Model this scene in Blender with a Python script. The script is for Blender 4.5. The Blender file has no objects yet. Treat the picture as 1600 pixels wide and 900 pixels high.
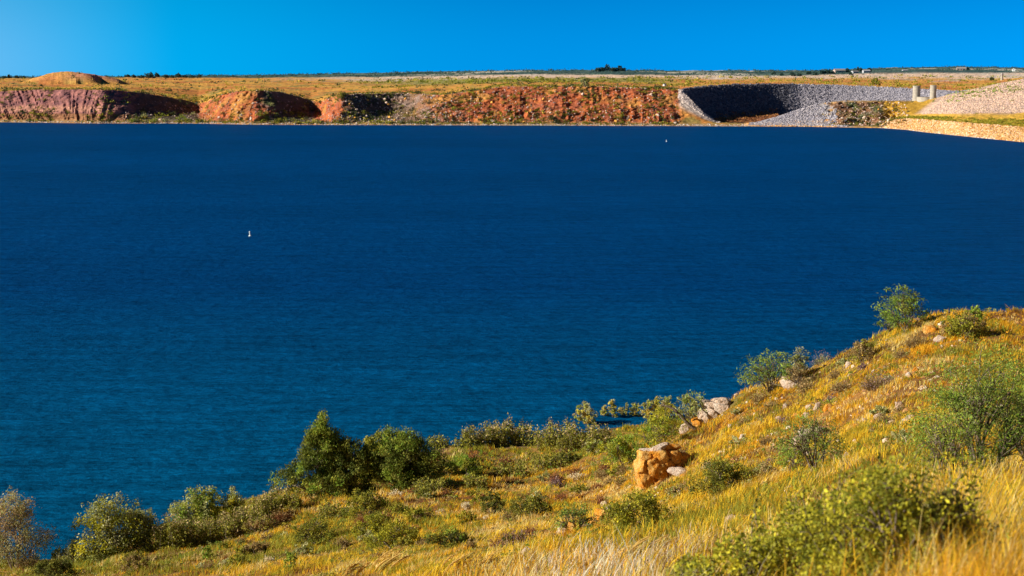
import bpy, math, numpy as np
from math import radians, sin, cos, atan, sqrt, pi

# ------------------------------------------------------------------ camera, sky, sun, exposure
SC = bpy.context.scene
COL = SC.collection
F = 2198.0                      # focal length in pixels of a 1600 px wide picture
EYE = 35.0                      # camera height above the lake
PITCH = atan((450 - 114) / F)
cam = bpy.data.cameras.new('camera')
cam.sensor_width = 36.0
cam.lens = F / 1600 * 36
cam.clip_start = 0.3
cam.clip_end = 60000
cam.dof.use_dof = True
cam.dof.focus_distance = 120
cam.dof.aperture_fstop = 4.0
cam_o = bpy.data.objects.new('camera', cam)
cam_o.location = (0, 0, EYE)
cam_o.rotation_euler = (pi / 2 - PITCH, 0, 0)
COL.objects.link(cam_o)
SC.camera = cam_o

SUN_EL = radians(25)
SUN_DIR = np.array([-cos(SUN_EL) * cos(radians(10)), -cos(SUN_EL) * sin(radians(10)), sin(SUN_EL)])
w = bpy.data.worlds.new("World"); SC.world = w; w.use_nodes = True
nt = w.node_tree; nt.nodes.clear()
sky = nt.nodes.new('ShaderNodeTexSky'); sky.sky_type = 'NISHITA'; sky.sun_disc = False
sky.sun_elevation = SUN_EL
sky.sun_rotation = math.atan2(SUN_DIR[0], SUN_DIR[1])
sky.altitude = 600; sky.air_density = 1.0; sky.dust_density = 0.0; sky.ozone_density = 3.0
def _w(k, **kw):
    x = nt.nodes.new('ShaderNode' + k)
    for a, b in kw.items(): setattr(x, a, b)
    return x
def _range(fac, a, b, lo=0., hi=1.):
    x = _w('MapRange', interpolation_type='SMOOTHSTEP')
    for i, v in enumerate((a, b, lo, hi)): x.inputs[i + 1].default_value = v
    nt.links.new(fac, x.inputs[0]); return x.outputs[0]
def _mixc(a, b, f):
    x = _w('Mix', data_type='RGBA')
    for i, v in ((6, a), (7, b)):
        if isinstance(v, tuple): x.inputs[i].default_value = (*v, 1)
        else: nt.links.new(v, x.inputs[i])
    nt.links.new(f, x.inputs[0]); return x.outputs[2]
# deep polarised blue: the Nishita sky gives the brightness, the hue shifts with height and towards the sun's side
tc = _w('TexCoord'); sp = _w('SeparateXYZ'); nt.links.new(tc.outputs['Generated'], sp.inputs[0])
neg = _w('Math', operation='MULTIPLY'); neg.inputs[1].default_value = -1; nt.links.new(sp.outputs[0], neg.inputs[0])
c0 = _mixc((0.0, 0.29, 0.79), (0.0, 0.215, 0.70), _range(sp.outputs[2], 0.0, 0.14))
c1 = _mixc(c0, (0.0, 0.45, 0.90), _range(neg.outputs[0], -0.05, 0.37))
mm = _w('Math', operation='MULTIPLY'); nt.links.new(_range(neg.outputs[0], 0.22, 0.42), mm.inputs[0]); nt.links.new(_range(sp.outputs[2], 0.12, 0.0), mm.inputs[1])
c2 = _mixc(c1, (0.17, 0.50, 0.87), mm.outputs[0])
c2 = _mixc(c2, (0.03, 0.07, 0.22), _range(sp.outputs[2], 0.17, 0.6))      # darker towards the zenith
bw = _w('RGBToBW'); nt.links.new(sky.outputs[0], bw.inputs[0])
sv = _w('VectorMath', operation='SCALE'); nt.links.new(c2, sv.inputs[0])
gn = _w('Math', operation='MULTIPLY'); gn.inputs[1].default_value = 1.0 / 6.3 / 0.1 / 1.56; nt.links.new(bw.outputs[0], gn.inputs[0]); nt.links.new(gn.outputs[0], sv.inputs['Scale'])
bg = _w('Background'); bg.inputs[1].default_value = 0.1
wo = _w('OutputWorld'); nt.links.new(sv.outputs[0], bg.inputs[0]); nt.links.new(bg.outputs[0], wo.inputs[0])

sl = bpy.data.lights.new('sun', 'SUN'); sl.energy = 5.0; sl.angle = radians(0.5); sl.color = (1.0, 0.93, 0.80)
so = bpy.data.objects.new('sun', sl); COL.objects.link(so)
import mathutils
so.rotation_euler = mathutils.Vector(SUN_DIR).to_track_quat('Z', 'Y').to_euler()
so.location = (0, 0, 100)
SC.view_settings.view_transform = 'Standard'
SC.view_settings.look = 'None'
SC.view_settings.exposure = 0.68
SC.view_settings.gamma = 1.0
SC.view_settings.use_curve_mapping = False

# ------------------------------------------------------------------ helpers
CP, SP = cos(PITCH), sin(PITCH)
def ray(u, v):
    xc = (np.asarray(u, float) - 800) / F; yc = (450 - np.asarray(v, float)) / F
    return xc, CP + yc * SP, -SP + yc * CP
def slope_of(v):                       # drop per metre forward of the sight line through row v
    _, dy, dz = ray(800, v); return -dz / dy
def side_of(u, v):                     # sideways metres per metre forward
    dx, dy, _ = ray(u, v); return dx / dy
def project(x, y, z):
    dz = z - EYE
    fy = y * CP - dz * SP; up = y * SP + dz * CP
    return 800 + F * x / fy, 450 - F * up / fy

def _h(ix, iy, iz, seed):
    n = (ix.astype(np.int64) * 73856093) ^ (iy.astype(np.int64) * 19349663) ^ (iz.astype(np.int64) * 83492791) ^ (seed * 2654435)
    n = n & 0x7fffffff
    n = (n * 1103515245 + 12345) & 0x7fffffff
    n = (n ^ (n >> 13)) * 1274126177 & 0x7fffffff
    n = (n ^ (n >> 16)) & 0xffff
    return n / 65535.0
def noise(x, y, z=0.0, seed=0):
    x, y, z = np.broadcast_arrays(np.asarray(x, float), np.asarray(y, float), np.asarray(z, float))
    ix, iy, iz = np.floor(x), np.floor(y), np.floor(z)
    fx, fy, fz = x - ix, y - iy, z - iz
    fx, fy, fz = [f * f * (3 - 2 * f) for f in (fx, fy, fz)]
    r = 0
    for a in (0, 1):
        for b in (0, 1):
            for c in (0, 1):
                r = r + _h(ix + a, iy + b, iz + c, seed) * (fx if a else 1 - fx) * (fy if b else 1 - fy) * (fz if c else 1 - fz)
    return r * 2 - 1
def fbm(x, y, z=0.0, o=4, seed=0):
    r, a, t = 0, 1.0, 0
    for i in range(o):
        s = 2.03 ** i
        r = r + a * noise(np.asarray(x) * s, np.asarray(y) * s, np.asarray(z) * s, seed + i); t += a; a *= .5
    return r / t
def sstep(a, b, x):
    t = np.clip((np.asarray(x, float) - a) / (b - a), 0, 1); return t * t * (3 - 2 * t)
def mixc(a, b, t):
    t = np.asarray(t)[..., None]; return np.asarray(a) * (1 - t) + np.asarray(b) * t

def mesh_from(name, verts, faces, mat=None, cols=None, smooth=False, parent=None, link=True, mats=None, matidx=None):
    """faces: (n,k) array or list of such arrays; cols: per vertex rgb"""
    if not isinstance(faces, list): faces = [faces]
    faces = [np.asarray(f, np.int32) for f in faces if len(f)]
    me = bpy.data.meshes.new(name)
    verts = np.asarray(verts, np.float32)
    me.vertices.add(len(verts)); me.vertices.foreach_set('co', verts.ravel())
    nl = sum(f.size for f in faces); nf = sum(len(f) for f in faces)
    me.loops.add(nl); me.loops.foreach_set('vertex_index', np.concatenate([f.ravel() for f in faces]))
    tot = np.concatenate([np.full(len(f), f.shape[1], np.int32) for f in faces])
    st = np.concatenate([[0], np.cumsum(tot)[:-1]]).astype(np.int32)
    me.polygons.add(nf); me.polygons.foreach_set('loop_start', st); me.polygons.foreach_set('loop_total', tot)
    if matidx is not None: me.polygons.foreach_set('material_index', np.asarray(matidx, np.int32))
    me.polygons.foreach_set('use_smooth', np.full(nf, smooth))
    me.update(calc_edges=True)
    if cols is not None:
        a = me.color_attributes.new('Col', 'FLOAT_COLOR', 'POINT')
        c = np.ones((len(verts), 4), np.float32); c[:, :3] = np.clip(cols, 0, 1)
        a.data.foreach_set('color', c.ravel())
    for m in (mats or ([mat] if mat else [])): me.materials.append(m)
    if not link: return me
    o = bpy.data.objects.new(name, me); COL.objects.link(o)
    if parent: o.parent = parent
    return o
def tag(o, label=None, cat=None, group=None, kind=None):
    if label: o['label'] = label
    if cat: o['category'] = cat
    if group: o['group'] = group
    if kind: o['kind'] = kind
    return o
def empty(name, loc, label, cat, group=None):
    o = bpy.data.objects.new(name, None); COL.objects.link(o); o.location = loc; o.empty_display_size = .2
    return tag(o, label, cat, group)

class N:                                # tiny node-tree helper
    def __init__(s, name):
        s.m = bpy.data.materials.new(name); s.m.use_nodes = True; s.t = s.m.node_tree; s.t.nodes.clear()
        s.out = s.n('OutputMaterial')
    def n(s, k, **kw):
        x = s.t.nodes.new('ShaderNode' + k)
        for a, b in kw.items(): setattr(x, a, b)
        return x
    def l(s, a, b): s.t.links.new(a, b)
    def coord(s, scale=(1, 1, 1), rot=(0, 0, 0)):
        g = s.n('NewGeometry'); mp = s.n('Mapping'); mp.inputs['Scale'].default_value = scale; mp.inputs['Rotation'].default_value = rot
        s.l(g.outputs['Position'], mp.inputs['Vector']); return mp.outputs[0]
    def noise(s, vec, scale, detail=4, rough=.55, dist=0):
        x = s.n('TexNoise'); x.inputs['Scale'].default_value = scale; x.inputs['Detail'].default_value = detail
        x.inputs['Roughness'].default_value = rough; x.inputs['Distortion'].default_value = dist
        s.l(vec, x.inputs['Vector']); return x.outputs['Fac']
    def ramp(s, fac, a, b, lo=0., hi=1.):
        x = s.n('MapRange'); x.inputs[1].default_value = a; x.inputs[2].default_value = b
        x.inputs[3].default_value = lo; x.inputs[4].default_value = hi; s.l(fac, x.inputs[0]); return x.outputs[0]
    def mix(s, a, b, fac, mode='MIX'):
        x = s.n('Mix', data_type='RGBA', blend_type=mode)
        for i, v in ((6, a), (7, b), (0, fac)):
            if isinstance(v, bpy.types.NodeSocket): s.l(v, x.inputs[i])
            elif i == 0: x.inputs[0].default_value = v
            else: x.inputs[i].default_value = (*v, 1)
        return x.outputs[2]
    def scale(s, col, fac):             # multiply a colour by a grey factor socket
        x = s.n('VectorMath', operation='SCALE'); s.l(col, x.inputs[0]); s.l(fac, x.inputs['Scale']); return x.outputs[0]
    def bump(s, h, strength, dist, normal=None):
        x = s.n('Bump'); x.inputs['Strength'].default_value = strength; x.inputs['Distance'].default_value = dist
        s.l(h, x.inputs['Height'])
        if normal: s.l(normal, x.inputs['Normal'])
        return x.outputs[0]
    def vcol(s): return s.n('VertexColor', layer_name='Col').outputs['Color']
    def pbr(s, col, rough=.9, spec=.2, normal=None):
        p = s.n('BsdfPrincipled')
        if isinstance(col, bpy.types.NodeSocket): s.l(col, p.inputs['Base Color'])
        else: p.inputs['Base Color'].default_value = (*col, 1)
        if isinstance(rough, bpy.types.NodeSocket): s.l(rough, p.inputs['Roughness'])
        else: p.inputs['Roughness'].default_value = rough
        p.inputs['Specular IOR Level'].default_value = spec
        if normal: s.l(normal, p.inputs['Normal'])
        s.p = p; s.l(p.outputs[0], s.out.inputs[0]); return s.m

# ---- materials
def m_leaf(name, trans=.32, rough=.65):
    k = N(name); c = k.vcol()
    g = k.noise(k.coord(), 9.0, 2); c2 = k.scale(c, k.ramp(g, .3, .7, .82, 1.18))
    d = k.n('BsdfPrincipled'); k.l(c2, d.inputs['Base Color']); d.inputs['Roughness'].default_value = rough
    d.inputs['Specular IOR Level'].default_value = .1
    t = k.n('BsdfTranslucent'); k.l(c2, t.inputs['Color'])
    m = k.n('MixShader'); m.inputs[0].default_value = trans
    k.l(d.outputs[0], m.inputs[1]); k.l(t.outputs[0], m.inputs[2]); k.l(m.outputs[0], k.out.inputs[0]); return k.m
M_LEAF = m_leaf('foliage')
M_GRASS = m_leaf('dry_grass', .4, .6)
k = N('bark'); v = k.coord((1, 1, .4)); n1 = k.noise(v, 14, 4)
M_BARK = k.pbr(k.mix((.10, .07, .05), (.34, .27, .20), k.ramp(n1, .35, .7)), .9, .1, k.bump(n1, .6, .02))
k = N('dead_twig'); M_TWIG = k.pbr(k.vcol(), .9, .1)
# near ground: vertex colour broken up by gravel, soil and litter
k = N('hillside_soil'); v = k.coord(); a = k.noise(v, 1.1, 6, .65); b = k.noise(v, 9, 5, .7); vo = k.n('TexVoronoi'); vo.inputs['Scale'].default_value = 5
k.l(v, vo.inputs['Vector'])
c = k.scale(k.vcol(), k.ramp(a, .3, .7, .65, 1.3)); c = k.scale(c, k.ramp(b, .3, .7, .7, 1.3))
c = k.mix(c, (.52, .38, .26), k.ramp(vo.outputs['Distance'], .12, .06, 0, .6))
M_SOIL = k.pbr(c, .95, .1, k.bump(b, .8, .08))
# far land
k = N('far_land'); v = k.coord((1, 1, 2)); a = k.noise(v, .05, 8, .7); b = k.noise(v, .4, 5, .7)
c = k.scale(k.vcol(), k.ramp(a, .3, .7, .75, 1.25)); c = k.scale(c, k.ramp(b, .3, .7, .65, 1.35))
M_FAR = k.pbr(c, .95, .1, k.bump(b, 1.0, 1.2))
# boulders: pale sandstone, stained orange by the soil
def m_rock(name, c1, c2, c3):
    k = N(name); v = k.coord(); a = k.noise(k.coord((1, 1, .45)), 2.6, 6, .7, .8); b = k.noise(v, 12, 5, .7); cc = k.noise(v, 4, 6, .7)
    c = k.mix(c1, c2, k.ramp(a, .42, .62)); c = k.mix(c, c3, k.ramp(cc, .55, .75, 0, .8)); c = k.scale(c, k.ramp(b, .3, .7, .75, 1.2))
    return k.pbr(c, .9, .15, k.bump(cc, 1.0, .3, k.bump(b, .7, .08)))
M_ROCK = m_rock('pale_sandstone', (.74, .60, .48), (.70, .46, .30), (.48, .32, .24))
M_ROCKO = m_rock('orange_sandstone', (.82, .31, .025), (.86, .54, .17), (.52, .16, .02))
k = N('riprap_stone'); M_RIP = k.pbr(k.scale(k.vcol(), k.ramp(k.noise(k.coord(), 1.5, 3), .3, .7, .8, 1.2)), .9, .15)
k = N('concrete'); v = k.coord(); vz = k.coord((1, 1, .15)); a = k.noise(v, .8, 6); b = k.noise(vz, 2.5, 4)
c = k.mix((.46, .41, .33), (.33, .29, .24), k.ramp(a, .35, .7)); c = k.mix(c, (.22, .19, .15), k.ramp(b, .55, .8, 0, .6))
M_CONC = k.pbr(c, .85, .2, k.bump(a, .3, .05))
k = N('weathered_white_paint'); M_WHITE = k.pbr(k.mix((.8, .8, .78), (.6, .58, .54), k.ramp(k.noise(k.coord(), 3, 4), .4, .7)), .5, .4)
k = N('roof_sheet'); M_ROOF = k.pbr(k.mix((.35, .33, .32), (.25, .2, .18), k.ramp(k.noise(k.coord(), .5, 4), .4, .7)), .6, .3)
k = N('dark_glass'); M_GLASS = k.pbr((.02, .03, .04), .15, .5)

# ------------------------------------------------------------------ near hillside: height from (side, log distance)
CPTS = [(u, v, Y) for u, v, Y in [
 (-300,905,92),(-300,960,80),(-300,1080,48),(-300,1280,24),(-300,1900,8),
 (0,893,92),(0,950,80),(0,1050,50),(0,1230,25),(0,1800,8),
 (300,868,92),(300,895,83),(300,960,60),(300,1080,34),(300,1250,16),(300,1420,8),
 (550,785,103),(550,830,91),(550,868,76),(550,905,56),(550,975,30),(550,1100,14),(550,1250,8),
 (800,722,122),(800,760,106),(800,800,87),(800,838,63),(800,868,41),(800,905,23),(800,970,14),(800,1080,8),
 (950,700,122),(950,742,102),(950,790,76),(950,828,53),(950,866,33),(950,902,19),(950,1010,8.5),
 (1000,758,85),(992,738,90),(1044,736,83.2),(1040,711,85.8),(1052,699,88.5),(1066,691,90.5),(1070,738,81),(1024,765,81),(1000,705,104),(1030,672,118),
 (1100,650,101),(1100,682,92),(1100,722,76),(1100,762,58),(1100,802,41),(1100,846,26),(1100,900,14),(1100,1000,7.5),
 (1160,612,99),(1250,580,97),(1250,622,87),(1250,662,74),(1250,704,59),(1250,758,42),(1250,815,26),(1250,890,12),(1250,960,7.5),
 (1330,545,95),(1400,510,92),(1400,542,84),(1400,584,73),(1400,640,57),(1400,700,40),(1400,760,25),(1400,815,15),(1400,885,9),(1400,930,7),
 (1480,489,90),(1600,489,88),(1600,522,79),(1600,580,65),(1600,660,46),(1600,735,29),(1600,795,18),(1600,865,10),(1600,925,7),
 (1800,489,85),(1800,600,60),(1800,735,27),(1800,880,9.5),(2200,489,85),(2200,735,27),(2200,880,9.5)]]
WPTS = []
for u, v in [(-300,885),(0,872),(90,864),(260,825),(400,778),(560,735),(700,697),(850,678),(960,675)]:
    s = slope_of(v); Y = EYE / s; WPTS.append((side_of(u, v), Y, 0.0)); WPTS.append((side_of(u, v), Y + 12, -2.2)); WPTS.append((side_of(u, v), Y + 45, -7))
for u, Y in [(1040, 139), (1100, 142), (1250, 150), (1400, 150), (1600, 150), (1900, 150), (2200,150)]:
    a = side_of(u, 550); WPTS += [(a, Y, 0), (a, Y + 12, -2.2), (a, Y + 45, -7)]
for u, Y, z in [(1100,113,4.2),(1100,127,1.4),(1160,112,7),(1160,130,2.4),(1250,110,9),(1250,130,3),(1330,108,10.5),(1400,105,12),(1400,125,4.5),(1480,104,13),(1600,102,13.5),(1600,125,5),(1900,102,13),(1900,125,5),(2200,102,13),(2200,125,5)]:
    WPTS.append((side_of(u, 520), Y, z))
P = []
for u, v, Y in CPTS: P.append((side_of(u, v), Y, EYE - slope_of(v) * Y))
P += WPTS
P = np.array(P)
KA = 2.6
def _lx(a, Y): return np.asarray(a) * KA, np.log(Y)
cx, cy = _lx(P[:, 0], P[:, 1]); cs = (EYE - P[:, 2]) / P[:, 1]
def _U(r2): return np.where(r2 > 1e-12, r2 * np.log(np.maximum(r2, 1e-12)), 0)
n_ = len(cx); A_ = np.zeros((n_ + 3, n_ + 3)); A_[:n_, :n_] = _U((cx[:, None] - cx) ** 2 + (cy[:, None] - cy) ** 2) + np.eye(n_) * 2e-4
A_[:n_, n_] = 1; A_[:n_, n_ + 1] = cx; A_[:n_, n_ + 2] = cy; A_[n_:, :n_] = A_[:n_, n_:].T
W_ = np.linalg.solve(A_, np.concatenate([cs, [0, 0, 0]]))
def near_s(a, Y):
    x, y = _lx(a, Y); sh = x.shape; x = x.ravel(); y = y.ravel(); r = np.zeros(len(x))
    for i in range(0, len(x), 20000):
        xx, yy = x[i:i + 20000], y[i:i + 20000]
        r[i:i + 20000] = _U((xx[:, None] - cx) ** 2 + (yy[:, None] - cy) ** 2) @ W_[:n_] + W_[n_] + W_[n_ + 1] * xx + W_[n_ + 2] * yy
    return r.reshape(sh)
_ga = np.linspace(-.75, .75, 500); _gl = np.linspace(np.log(5.), np.log(230.), 420)
_GA, _GL = np.meshgrid(_ga, _gl, indexing='ij')
_GY = np.exp(_GL); _GS = near_s(_GA, _GY)
_GX = _GA * _GY; _GZ = EYE - _GS * _GY
_amp = np.clip(_GY / 90, .08, 1)
_GZ += _amp * (.55 * fbm(_GX / 9, _GY / 9, 0, 4, 3) + .16 * fbm(_GX / 1.7, _GY / 1.7, 0, 3, 9))
_GZ = np.where(_GY > 160, np.minimum(_GZ, -3), _GZ)
def ground(x, y):
    x, y = np.asarray(x, float), np.asarray(y, float); y = np.maximum(y, 5.01)
    fa = np.clip((x / y - _ga[0]) / (_ga[1] - _ga[0]), 0, len(_ga) - 1.001); fl = np.clip((np.log(y) - _gl[0]) / (_gl[1] - _gl[0]), 0, len(_gl) - 1.001)
    i, j = fa.astype(int), fl.astype(int); p, q = fa - i, fl - j
    return (_GZ[i, j] * (1 - p) * (1 - q) + _GZ[i + 1, j] * p * (1 - q) + _GZ[i, j + 1] * (1 - p) * q + _GZ[i + 1, j + 1] * p * q)
_ty = np.exp(np.linspace(np.log(6.), np.log(170.), 1600))
def hit(u, v, ymin=6.0):
    """ground point on the sight line through (u, v)"""
    a, s = side_of(u, v), slope_of(v); g = ground(a * _ty, _ty); d = (EYE - s * _ty) - g
    ok = np.where((d <= 0) & (_ty > ymin))[0]
    Y = _ty[ok[0]] if len(ok) else 100.0
    return np.array([a * Y, Y, float(ground(a * Y, Y))])

# soil colours
def near_cols(x, y, z):
    n = fbm(x / 12, y / 12, 0, 3, 21); n2 = fbm(x / 4, y / 4, 0, 3, 31)
    c = mixc((.26, .12, .035), (.34, .19, .04), sstep(-.3, .4, n)); c = mixc(c, (.14, .12, .035), sstep(.0, .35, n2) * .8)
    u, v = project(x, y, z)
    bare = np.exp(-(((x - 22) / 11) ** 2 + ((y - 62) / 12) ** 2)) * sstep(-.3, .3, n2 + .2)
    c = mixc(c, mixc((.40, .16, .04), (.20, .085, .03), sstep(-.1, .3, n)), np.clip(bare * 1.1, 0, 1))
    c = mixc(c, (.12, .08, .05), sstep(.6, .0, z) )
    return c
st_a = _GZ.shape
V = np.stack([_GX, _GY, _GZ], -1).reshape(-1, 3)
# close the sheet towards and behind the camera
back = []
for Y2, zz in ((1.0, 33.3), (-6., 33.8), (-40., 36.)):
    back.append(np.stack([_ga * 5 * (1 + (5 - Y2) * .25), np.full(len(_ga), Y2), np.full(len(_ga), zz)], -1))
idx = np.arange(st_a[0] * st_a[1]).reshape(st_a)
Fq = np.stack([idx[:-1, :-1], idx[1:, :-1], idx[1:, 1:], idx[:-1, 1:]], -1).reshape(-1, 4)
base = len(V); V2 = np.concatenate([V] + back[:]); nb = len(_ga)
rows = [idx[:, 0]] + [base + i * nb + np.arange(nb) for i in range(3)]
for r0, r1 in zip(rows[:-1], rows[1:]):
    Fq = np.concatenate([Fq, np.stack([r1[:-1], r1[1:], r0[1:], r0[:-1]], -1)])
def _apron(edge, sgn):
    """widen the sheet sideways beyond the fan, at the height of its edge"""
    global V2, Fq
    prev = edge
    for dx, dz in ((2, 0), (6, .2), (18, .4), (60, 1), (200, 2)):
        P_ = V2[edge].copy(); P_[:, 0] += sgn * dx; P_[:, 2] = np.where(P_[:, 2] > .5, P_[:, 2] + dz * .2, P_[:, 2]); i0 = len(V2); V2 = np.concatenate([V2, P_]); new = i0 + np.arange(len(edge))
        q = np.stack([prev[:-1], new[:-1], new[1:], prev[1:]], -1); Fq = np.concatenate([Fq, q if sgn > 0 else q[:, ::-1]]); prev = new
for e_, sg in ((-1, 1), (0, -1)):
    _apron(np.concatenate([[rows[3][e_], rows[2][e_], rows[1][e_]], idx[e_]]), sg)
o = mesh_from('ground', V2, Fq, M_SOIL, near_cols(V2[:, 0], V2[:, 1], V2[:, 2]), smooth=True)
tag(o, 'orange and brown soil of the near hillside under the grass', 'ground', kind='structure')

# ------------------------------------------------------------------ lake
k = N('lake_water')
v = k.coord((1, 1, 1), (0, 0, radians(-12))); va = k.coord((.35, 1, 1), (0, 0, radians(-8)))
w1 = k.noise(va, 1.9, 6, .68); w2 = k.noise(v, .35, 4, .6); w3 = k.noise(k.coord((.25, 1, 1)), .012, 4, .6)
g = k.n('NewGeometry'); sx = k.n('SeparateXYZ'); k.l(g.outputs['Position'], sx.inputs[0])
depth = k.ramp(sx.outputs[1], 90, 230)
c = k.mix((.0, .078, .182), (.0, .041, .150), depth)
c = k.scale(c, k.ramp(w1, .33, .67, .56, 1.5)); c = k.scale(c, k.ramp(w3, .3, .7, .88, 1.12)); c = k.scale(c, k.ramp(k.noise(k.coord((.09, .5, 1)), .9, 5, .75), .36, .64, .74, 1.3))  # ripple lights and darks painted into the water colour, besides the bump
nn = k.bump(w1, 1.0, .35, k.bump(w2, .7, .7))
M_WATER = k.pbr(c, .6, .02, nn); k.p.inputs['IOR'].default_value = 1.33
XW = np.linspace(-1500, 1500, 61); YW = np.linspace(60, 1300, 61); gx, gy = np.meshgrid(XW, YW, indexing='ij')
idx = np.arange(gx.size).reshape(gx.shape)
o = mesh_from('water', np.stack([gx, gy, 0 * gx], -1).reshape(-1, 3), np.stack([idx[:-1, :-1], idx[1:, :-1], idx[1:, 1:], idx[:-1, 1:]], -1).reshape(-1, 4), M_WATER)
tag(o, 'deep blue rippled water of the lake', 'water', kind='structure')
# ------------------------------------------------------------------ far shore: rails of (u, v, distance); columns fan out from the lens side
US = np.arange(-520, 2121, 2.0)
def rail(pts):
    """pts: (u, v, Y) with Y None -> waterline; returns Y, z per column"""
    pts = sorted(pts); uu = np.array([p[0] for p in pts], float)
    Y = np.array([p[2] if p[2] else EYE / float(slope_of(p[1])) for p in pts], float)
    z = np.array([EYE - float(slope_of(p[1])) * y for p, y in zip(pts, Y)])
    return np.interp(US, uu, Y), np.interp(US, uu, z)
SHV = [(-520,189),(0,191),(150,193),(300,193),(400,195),(800,196),(1170,197.5),(1260,198),(1380,200),(1420,203),(1450,207),(1500,212),(1530,215),(1600,222),(1800,242),(2120,280)]
Ysh = np.interp(US, [p[0] for p in SHV], [EYE / float(slope_of(p[1])) for p in SHV])
R = []
R.append((Ysh - 60, np.full_like(US, -6.)))
R.append((Ysh, np.full_like(US, 0.)))
# toe
toeY, toeZ = Ysh + 6, np.full_like(US, 1.6)
ty, tz = rail([(1375,197,905),(1400,188,912),(1420,186,915),(1500,192,815),(1600,200,770),(1800,214,700),(2120,240,600)])
m = sstep(1365, 1385, US); R.append((toeY * (1 - m) + ty * m, toeZ * (1 - m) + tz * m))
crest = rail([(-520,143,1060),(0,143,1045),(60,140,1040),(120,140,1024),(160,140.5,1018),(190,141.5,1036),(220,145,1066),(250,150,1095),(285,156,1130),(310,162,1155),
 (322,160,1110),(340,150,1050),(370,143,1015),(400,142,1005),(420,142.5,1016),(440,144,1045),(465,150,1080),(485,157,1105),(500,160,1080),(510,155,1030),(532,148,995),(550,147.5,1006),(580,147,1040),(610,146,1062),(640,146,1060),(665,148,1020),(690,149,1005),(740,143,1010),(780,137,1015),
 (820,136,1010),(900,135,1005),(980,137,1000),(1040,139,995),(1064,141,990),(1082,160,972),(1100,177,962),(1120,191,960),(1170,195.5,945),(1182,193,945),(1210,185,950),(1250,172,957),(1290,160,965),
 (1320,158.5,965),(1420,158.5,965),(1440,157,962),(1460,153.5,952),(1500,145,940),(1550,133,930),(1600,124,920),(1700,108,900),(1800,95,880),(2120,80,800)])
# mid ledge
cy_, cz_ = crest; tY, tZ = R[2]
ledY = np.maximum(tY + np.clip((cy_ - tY) * .22, 3, 60), cy_ - 40); ledZ = tZ + (cz_ - tZ) * .34
by, bz = rail([(1375,190,930),(1400,184,935),(1440,182,918),(1500,184,842),(1600,187,798),(1800,196,730),(2120,215,630)])
m2 = sstep(1370, 1400, US); R.append((ledY * (1 - m2) + by * m2, ledZ * (1 - m2) + bz * m2))
R.append(crest)
r4 = rail([(-520,142,1090),(0,141,1080),(180,140.2,1075),(250,149,1100),(310,160,1180),(340,149.5,1085),(410,141.5,1050),(485,156,1120),(540,147.5,1040),(600,146,1085),(645,145.5,1085),(690,148,1040),(780,136,1045),(980,136,1030),(1040,138.4,1015),(1064,141.2,1000),
 (1082,160,985),(1100,178,975),(1120,190.5,972),(1180,193,965),(1210,186,968),(1250,173,978),(1290,160,985),(1320,157.5,990),(1440,157,990),(1460,153.5,985),(1500,145,985),(1550,133.2,970),(1600,124.4,960),(1800,96,920),(2120,82,860)])
R.append(r4)
r5 = rail([(-520,139,1160),(0,138,1150),(180,138.2,1150),(250,147,1180),(310,154,1230),(400,140.5,1130),(485,151,1170),(540,146,1110),(700,145,1110),(780,134.5,1110),(980,134.5,1080),(1040,137.5,1045),(1064,140.8,1008),
 (1078,156,1000),(1092,172,996),(1108,187,992),(1130,186.5,1010),(1160,184,1050),(1200,181.5,1110),(1250,179,1170),(1300,178.5,1190),(1430,181,1120),(1460,170,1050),(1500,150,1040),(1550,135,1020),(1600,126,1010),(1800,100,980),(2120,90,900)])
R.append(r5)
r6 = rail([(-520,134,1290),(0,133,1290),(180,134,1290),(310,142,1350),(400,138,1280),(485,143,1320),(540,142,1280),(700,138,1250),(800,131.5,1250),(980,131.5,1220),(1040,136,1100),(1064,140.4,1016),
 (1085,137,1045),(1110,134,1090),(1150,131.8,1160),(1200,131.5,1240),(1250,132,1300),(1300,133.5,1325),(1350,135.5,1310),(1430,139,1220),(1500,143.5,1130),(1550,136,1100),(1600,127,1100),(1800,105,1080),(2120,95,1000)])
R.append(r6)
R.append(rail([(-520,126,1750),(0,126.5,1750),(200,126.5,1750),(400,128,1750),(600,129,1750),(800,125.5,1750),(1000,125,1700),(1100,127,1650),(1250,125.5,1650),(1430,128,1650),(1500,131,1500),(1560,130,1500),(1600,126,1500),(1800,112,1500),(2120,104,1400)]))
R.append(rail([(-520,122.5,2700),(0,122.3,2700),(200,121.5,2700),(400,121.8,2700),(600,121,2700),(700,119,2700),(800,117,2700),(1000,117.5,2700),(1200,119,2700),(1280,118,2700),(1400,114.3,2700),(1600,114.3,2700),(2120,110,2700)]))
R.append(rail([(-520,120.8,6500),(0,120.5,6500),(200,119.6,6500),(400,117.5,6500),(600,113.6,6500),(700,111.2,6500),(900,109.4,6500),(1060,110.2,6500),(1250,110,6500),(1330,108.5,6500),(1400,105.4,6500),(1500,104,6500),(1600,105.6,6500),(2120,106,6500)]))
R.append((R[-1][0] + 5500, R[-1][1] - 60)); R.append((R[-1][0] + 20000, R[-1][1] - 350))
STEPS = [4, 5, 12, 34, 4, 10, 26, 16, 12, 10, 3, 2]
AU = side_of(US, 150)
rowsY, rowsZ, rowT = [], [], []
for i, nst in enumerate(STEPS):
    for q in range(nst):
        t = q / nst
        rowsY.append(R[i][0] * (1 - t) + R[i + 1][0] * t); rowsZ.append(R[i][1] * (1 - t) + R[i + 1][1] * t); rowT.append(i + t)
rowsY.append(R[-1][0]); rowsZ.append(R[-1][1]); rowT.append(len(STEPS))
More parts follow.
